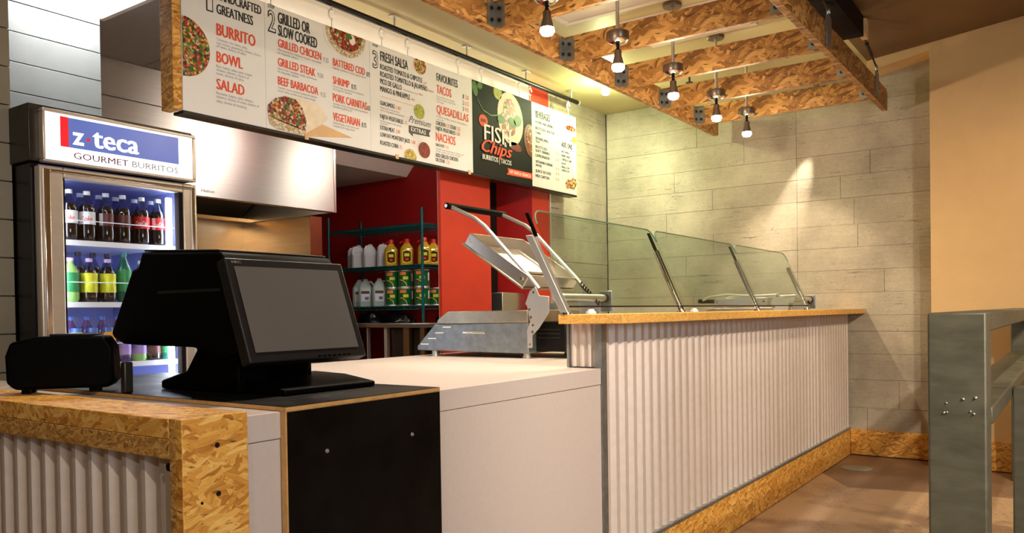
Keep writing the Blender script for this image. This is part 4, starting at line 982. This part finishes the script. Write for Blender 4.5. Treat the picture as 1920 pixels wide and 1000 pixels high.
# board D
def ell(cy, cz_, ry, rz, ang, X, n=30, ymax=9, zmax=2.654):
    out = []
    for i in range(n):
        t = 2*PI*i/n; a, b = ry*math.cos(t), rz*math.sin(t)
        out.append((min(cy+a*math.cos(ang)-b*math.sin(ang), ymax), min(cz_+a*math.sin(ang)+b*math.cos(ang), zmax)))
    return MB().flat(out, X)
ell(4.684, 2.474, .155, .185, .25, K).build('tortilla_picture', 'wrap', bD, recalc=False)
ell(4.68, 2.50, .085, .115, .2, K2).build('taco_picture', 'taco', bD, recalc=False)
ell(4.66, 2.40, .08, .05, 0, K2+.0004).build('taco_picture', 'taco', bD, recalc=False)
for (cy, cz_, ry, rz, a) in ((4.77, 2.475, .05, .04, .4), (4.565, 2.45, .04, .03, .1), (4.70, 2.45, .045, .035, -.4), (4.63, 2.545, .02, .012, 0)): ell(cy, cz_, ry, rz, a, K3).build('herb_picture', 'leaf', bD, recalc=False)
ell(4.533, 2.63, .05, .05, .3, K).build('lime_picture', 'guac', bD, recalc=False)
ell(4.275, 2.60, .028, .05, .3, K).build('herb_picture', 'leaf', bD, recalc=False); ell(4.33, 2.63, .03, .022, .3, K).build('herb_picture', 'leaf', bD, recalc=False)
mb = MB(); pl = [(4.30, 2.53), (4.36, 2.47), (4.45, 2.45), (4.55, 2.47), (4.60, 2.50)]
for (a, b) in zip(pl[:-1], pl[1:]): mb.flat([a, b, (b[0], b[1]+.008), (a[0], a[1]+.008)], K2)
mb.build('stem_picture', 'leaf', bD, recalc=False)
ell(4.935, 2.36, .085, .12, .2, K2, ymax=4.953).build('bowl_picture', 'clay', bD, recalc=False); ell(4.945, 2.37, .06, .095, .2, K3, ymax=4.953).build('chili_picture', 'chili', bD, recalc=False)
ell(4.74, 2.285, .08, .03, -.1, K).build('spice_picture', 'red_salsa', bD, recalc=False)
pic(bD, 'round_badge', 'ink_red', 4.362, 2.402, .050, .041, K2)
lettering(bD, 'ink_black', [('NEW', 4.334, 2.392, .058, .022)], K3, .01)
lettering(bD, 'ink_white', [('FISH', 4.367, 2.277, .315, .105), ('&', 4.60, 2.263, .028, .034), ('BURRITOS | TACOS', 4.345, 2.143, .337, .033)], K3+.001, .01, label='white lettering')
lettering(bD, 'ink_red', [('Chips', 4.335, 2.195, .36, .085)], K3+.002, .02, .4, label='orange script lettering')
MB().flat([(4.637, 2.121), (4.953, 2.124), (4.953, 2.082), (4.625, 2.074), (4.648, 2.098)], K).build('ribbon_print', 'ink_red', bD, recalc=False)
lettering(bD, 'ink_white', [('DIP DINE & CRUNCH', 4.662, 2.089, .265, .022)], K2, .01, label='white lettering')
# board E
lettering(bE, 'ink_black', [('BEVERAGES', 5.008, 2.548, .2, .052), ('ADD ONS', 5.368, 2.388, .163, .04), ('FOUNTAIN DRINKS', 5.008, 2.506, .25, .02), ('BOTTLED WATER', 5.006, 2.46, .26, .02), ('CANS', 5.006, 2.429, .067, .016), ('SPARKLING', 5.004, 2.385, .177, .02), ('TEA', 5.004, 2.363, .058, .016), ('BOTTLED', 5.003, 2.322, .16, .02), ('SOFT DRINKS', 5.002, 2.294, .195, .019), ('LEMONADE', 5.001, 2.258, .195, .02), ('VITAMIN DRINK', 5.0, 2.212, .238, .02), ('WATER', 4.999, 2.187, .083, .017), ('JUICE BOXES', 4.998, 2.144, .212, .02), ('MILK CARTON', 4.997, 2.107, .186, .02),
    ('RICE, SMALL', 5.37, 2.346, .116, .015), ('BEANS, LARGE', 5.369, 2.314, .126, .015), ('TORTILLA CHIP', 5.369, 2.284, .145, .015), ('SOUP', 5.368, 2.253, .06, .015), ('SMALL CUP', 5.367, 2.225, .116, .015), ('LARGE CUP', 5.366, 2.2, .116, .015)], K, .014)
lettering(bE, 'ink_pale_red', [('2', 5.313, 2.509, .016, .018), ('2', 5.312, 2.461, .016, .018), ('1.5', 5.293, 2.403, .039, .018), ('2.5', 5.28, 2.316, .054, .018), ('2.5', 5.278, 2.267, .054, .018), ('3.5', 5.276, 2.198, .054, .018), ('2.5', 5.275, 2.16, .054, .018), ('2.5', 5.274, 2.117, .054, .018)], K, .012, label='pale red prices')
MB().flat([(5.43, 2.55), (5.585, 2.55), (5.575, 2.48), (5.55, 2.455), (5.47, 2.455), (5.44, 2.48)], K).build('cup_picture', 'bowl_white', bE, recalc=False)
pic(bE, 'soup_picture', 'chili', 5.508, 2.552, .075, .022, K2)
ell(5.54, 2.44, .05, .02, -.2, K, ymax=5.593).build('plate_picture', 'bowl_white', bE, recalc=False); ell(5.56, 2.468, .03, .03, 0, K2, ymax=5.593).build('lime_picture', 'guac', bE, recalc=False)
MB().flat([(5.42, 2.11), (5.46, 2.15), (5.50, 2.14), (5.54, 2.17), (5.585, 2.16), (5.59, 2.11), (5.55, 2.075), (5.48, 2.08), (5.44, 2.07)], K).build('nacho_picture', 'salsa', bE, recalc=False)

fill_strip = thing('light_strip', 'added slim light strip, unseen behind the menu boards, brightening the band above them', 'light strip', (XM-.06, 3.8, 2.58))  # added lamp, out of sight, to brighten the band above the boards
bx(XM-.075, XM-.03, 2.2, 5.4, 2.585, 2.60).build('channel', 'alu', fill_strip)
bx(XM-.070, XM-.035, 2.2, 5.4, 2.601, 2.606).build('tube', 'strip', fill_strip)
fl = thing('fluorescent_lamp', 'bright white lamp on the pale header above the black menu board', 'lamp', (-3.43, 4.62, 2.68))
bx(-3.446, -3.425, 4.28, 4.96, 2.662, 2.712).build('housing', 'paint_white', fl, bevel=.003)
bx(-3.4245, -3.418, 4.30, 4.94, 2.672, 2.702).build('tube', 'tube_light', fl)
# ------------------------------------------------------------------ strand board trellis under the ceiling
tr = thing('ceiling_trellis', 'strand board trellis of beams and joists hung under the ceiling', 'trellis', (-1.75, 4.1, 2.5))
ZB, ZT = 2.497, 2.643
bx(-2.388, -2.352, 1.6, 6.26, ZB, ZT).build('beam', 'osb_beam', tr, bevel=.002)
MB().prism([(1.6, ZB), (6.235, ZB), (6.24, ZT-.02), (6.20, ZT), (1.6, ZT)], 'x', -1.138, -1.10).build('beam', 'osb_beam', tr, bevel=.002)
JY = [2.56, 3.235, 3.90, 4.56, 5.205, 5.82]
for i, y in enumerate(JY):
    bx(-2.351, -1.1385, y, y+.034, ZB+.003, ZT).build('joist', 'osb_beam', tr, bevel=.002)
    if i == 0: continue
    for sgn, xe in ((1, -2.3505), (-1, -1.1395)):
        br = MB().box(*sorted((xe, xe+sgn*.062)), y-.004, y-.0005, ZB+.012, ZB+.132).box(*sorted((xe, xe+sgn*.004)), y-.062, y-.004, ZB+.012, ZB+.132)
        bo = br.build('bracket', 'galv', tr)
        for dz in (.042, .10):
            MB().cyl((xe+sgn*.034, y-.004, ZB+dz), (xe+sgn*.034, y-.012, ZB+dz), .010, n=8).build('bolt', 'dark_steel', bo)
            MB().cyl((xe+sgn*.004, y-.034, ZB+dz), (xe+sgn*.012, y-.034, ZB+dz), .010, n=8).build('bolt', 'dark_steel', bo)
for y in (4.58, 5.86):
    st = bx(-1.0995, -1.094, y-.05, y+.05, ZB+.02, 2.68).build('strap', 'galv', tr, bevel=.001)
    mb = MB().tube([(-1.097+.0*t, y+.022*math.cos(t), 2.70+.022*math.sin(t)) for t in [2*PI*k/14 for k in range(15)]], .0055, 6)
    mb.build('eye_bolt', 'galv', st)
    hk = MB().tube([(-1.1, y, 2.715), (-1.1, y-.33, 2.80), (-1.1, y-.50, 2.845)], .006, 6).build('tie_rod', 'dark_steel', tr)
    MB().tube([(-1.1, y-.15, 2.7536), (-1.1, y-.30, 2.792)], .012, 8).build('turnbuckle', 'dark_steel', hk)

# ------------------------------------------------------------------ lamps
def pendant(x, y, label, aim, power, spot=70):
    t = thing('pendant_spotlight', label, 'spotlight', (x, y, 2.858), 'pendant spotlights through the trellis')
    cz_ = 2.858
    MB().lathe([(.052, -.018), (.055, -.012), (.055, 0)], (x, y, cz_), 20).build('ceiling_plate', 'bronze', t)
    MB().cyl((x, y, 2.49), (x, y, 2.842), .0095, n=10).build('rod', 'alu', t)
    ds = MB().lathe([(.055, 2.468), (.058, 2.473), (.058, 2.508), (.054, 2.512)], (x, y, 0), 24).build('transformer_disc', 'bronze', t)
    MB().lathe([(.018, 2.449), (.040, 2.456), (.053, 2.468)], (x, y, 0), 24).build('disc_rim', 'chrome', ds)
    MB().lathe([(.007, 2.415), (.011, 2.425), (.007, 2.435), (.011, 2.445), (.008, 2.452)], (x, y, 0), 10).build('swivel', 'black_metal', t)
    hd_ = MB().lathe([(.029, 2.345), (.026, 2.365), (.019, 2.39), (.0185, 2.418)], (x, y, 0), 18).build('lamp_head', 'bronze', t)
    MB().lathe([(.008, 2.312), (.024, 2.317), (.033, 2.331), (.030, 2.346)], (x, y, 0), 18).build('bulb', 'bulb', hd_)
    light('SPOT', 'pendant_light', (x, y, 2.306), power, (1, .80, .56), (x+aim[0], y+aim[1], 0), .02, spot, .5, t)
    light('POINT', 'pendant_glow', (x, y, 2.29), power*.12, (1, .78, .52), None, .02, parent=t)
LY = [3.0, 3.665, 4.345, 5.02, 5.60]
for i, y in enumerate(LY):
    pendant(-1.897, y, ['nearest pendant spotlight, at the top of the picture', 'second nearest pendant spotlight in the row', 'middle pendant spotlight of the row of five', 'second pendant spotlight from the concrete wall', 'pendant spotlight closest to the concrete wall'][i],
            (.0, .0) if i < 4 else (.35, 1.6), 42)
ww = thing('wall_spotlight', 'small spotlight fixed behind the last joist, washing the concrete wall', 'spotlight', (-1.50, 6.1, 2.60))
MB().cyl((-1.51, 6.20, 2.68), (-1.54, 6.23, 2.615), .018, .022, 14).build('lamp_head', 'bronze', ww)
bx(-1.515, -1.485, 5.855, 6.205, 2.665, 2.675).build('mount_arm', 'bronze', ww)
light('SPOT', 'wall_wash', (-1.545, 6.235, 2.60), 85, (1, .86, .68), (-1.80, 6.4, 1.95), .01, 22, .9, ww)
# bright fitting near the corner
cs = thing('ceiling_spotlight', 'glaring bare spotlight under the ceiling near the concrete corner', 'spotlight', (-2.93, 5.45, 2.858))
MB().lathe([(.035, 2.835), (.04, 2.845), (.04, 2.858)], (-2.93, 5.45, 0), 16).build('ceiling_plate', 'white_plastic', cs)
MB().lathe([(.012, 2.80), (.014, 2.836)], (-2.93, 5.45, 0), 12).build('lamp_neck', 'white_plastic', cs)
MB().lathe([(.008, 2.745), (.026, 2.752), (.034, 2.772), (.028, 2.79), (.013, 2.80)], (-2.93, 5.45, 0), 16).build('bulb', 'bulb_green', cs)
light('POINT', 'corner_glow', (-2.93, 5.45, 2.72), 17, (.86, 1, .5), None, .03, parent=cs)
light('SPOT', 'corner_beam', (-2.93, 5.45, 2.735), 55, (.93, 1, .66), (-3.3, 6.4, 2.0), .03, 90, .8, cs)
# ceiling access panels over the trellis
for i, (x0, x1, y0, y1) in enumerate(((-2.55, -1.75, 3.42, 4.25), (-2.30, -1.6, 4.42, 4.95))):
    t = thing('ceiling_panel', ['large white framed panel in the ceiling above the trellis', 'smaller white framed panel in the ceiling above the middle pendant lights'][i], 'ceiling panel', ((x0+x1)/2, (y0+y1)/2, 2.85))
    mb = MB()
    for a in ((x0, x1, y0, y0+.04), (x0, x1, y1-.04, y1), (x0, x0+.04, y0+.04, y1-.04), (x1-.04, x1, y0+.04, y1-.04)): mb.box(*a, 2.846, 2.862)
    mb.build('frame', 'paint_white', t, bevel=.003)
    bx(x0+.04, x1-.04, y0+.04, y1-.04, 2.853, 2.862).build('panel', 'paint_white', t)
sp_ = thing('sprinkler_head', 'small metal sprinkler head on the ceiling near the concrete wall', 'sprinkler', (-2.361, 5.7, 2.858))
MB().lathe([(.03, -.006), (.034, 0)], (-2.361, 5.7, 2.858), 16).build('plate', 'alu', sp_)
MB().cyl((-2.361, 5.7, 2.80), (-2.361, 5.7, 2.853), .009, n=8).lathe([(.028, -.064), (.028, -.060)], (-2.361, 5.7, 2.858), 12).build('nozzle', 'dark_steel', sp_)

# ------------------------------------------------------------------ steel railing at the right
rg = thing('steel_railing', 'heavy galvanised steel railing with thick square posts at the right', 'railing', (-.27, 4.2, 0))
bx(-.344, -.201, 2.50, 2.63, 0, 1.083).build('post', 'rail_steel', rg, bevel=.006)
bx(-.344, -.201, 5.90, 6.03, 0, 1.083).build('post', 'rail_steel', rg, bevel=.006)
bx(-.196, -.06, 3.43, 3.55, 0, .80).build('post', 'rail_steel', rg, bevel=.006)
bx(-.344, -.201, 2.631, 5.899, 1.028, 1.083).build('top_bar', 'rail_steel', rg, bevel=.005)
bx(-.344, -.197, 2.631, 5.899, .765, .815).build('middle_bar', 'rail_steel', rg, bevel=.005)
mb = MB(); r_ = random.Random(4)
for i in range(9):
    x, z = r_.uniform(-.32, -.22), r_.uniform(.80, .86); q = r_.uniform(.0025, .005)
    mb.lathe([(q*.3, 0), (q, q*.5), (q*.5, q*1.2)], (x, 2.4985, z), 8)
sp_w = mb.build('weld_spatter', 'alu', rg); sp_w['kind'] = 'stuff'
MB().lathe([(.10, 0), (.10, .003), (.095, .005)], (-1.245, 5.85, 0), 28).build('floor_plate', 'tile_tan', label='pale round cover plate set in the floor near the bar end', cat='floor plate')
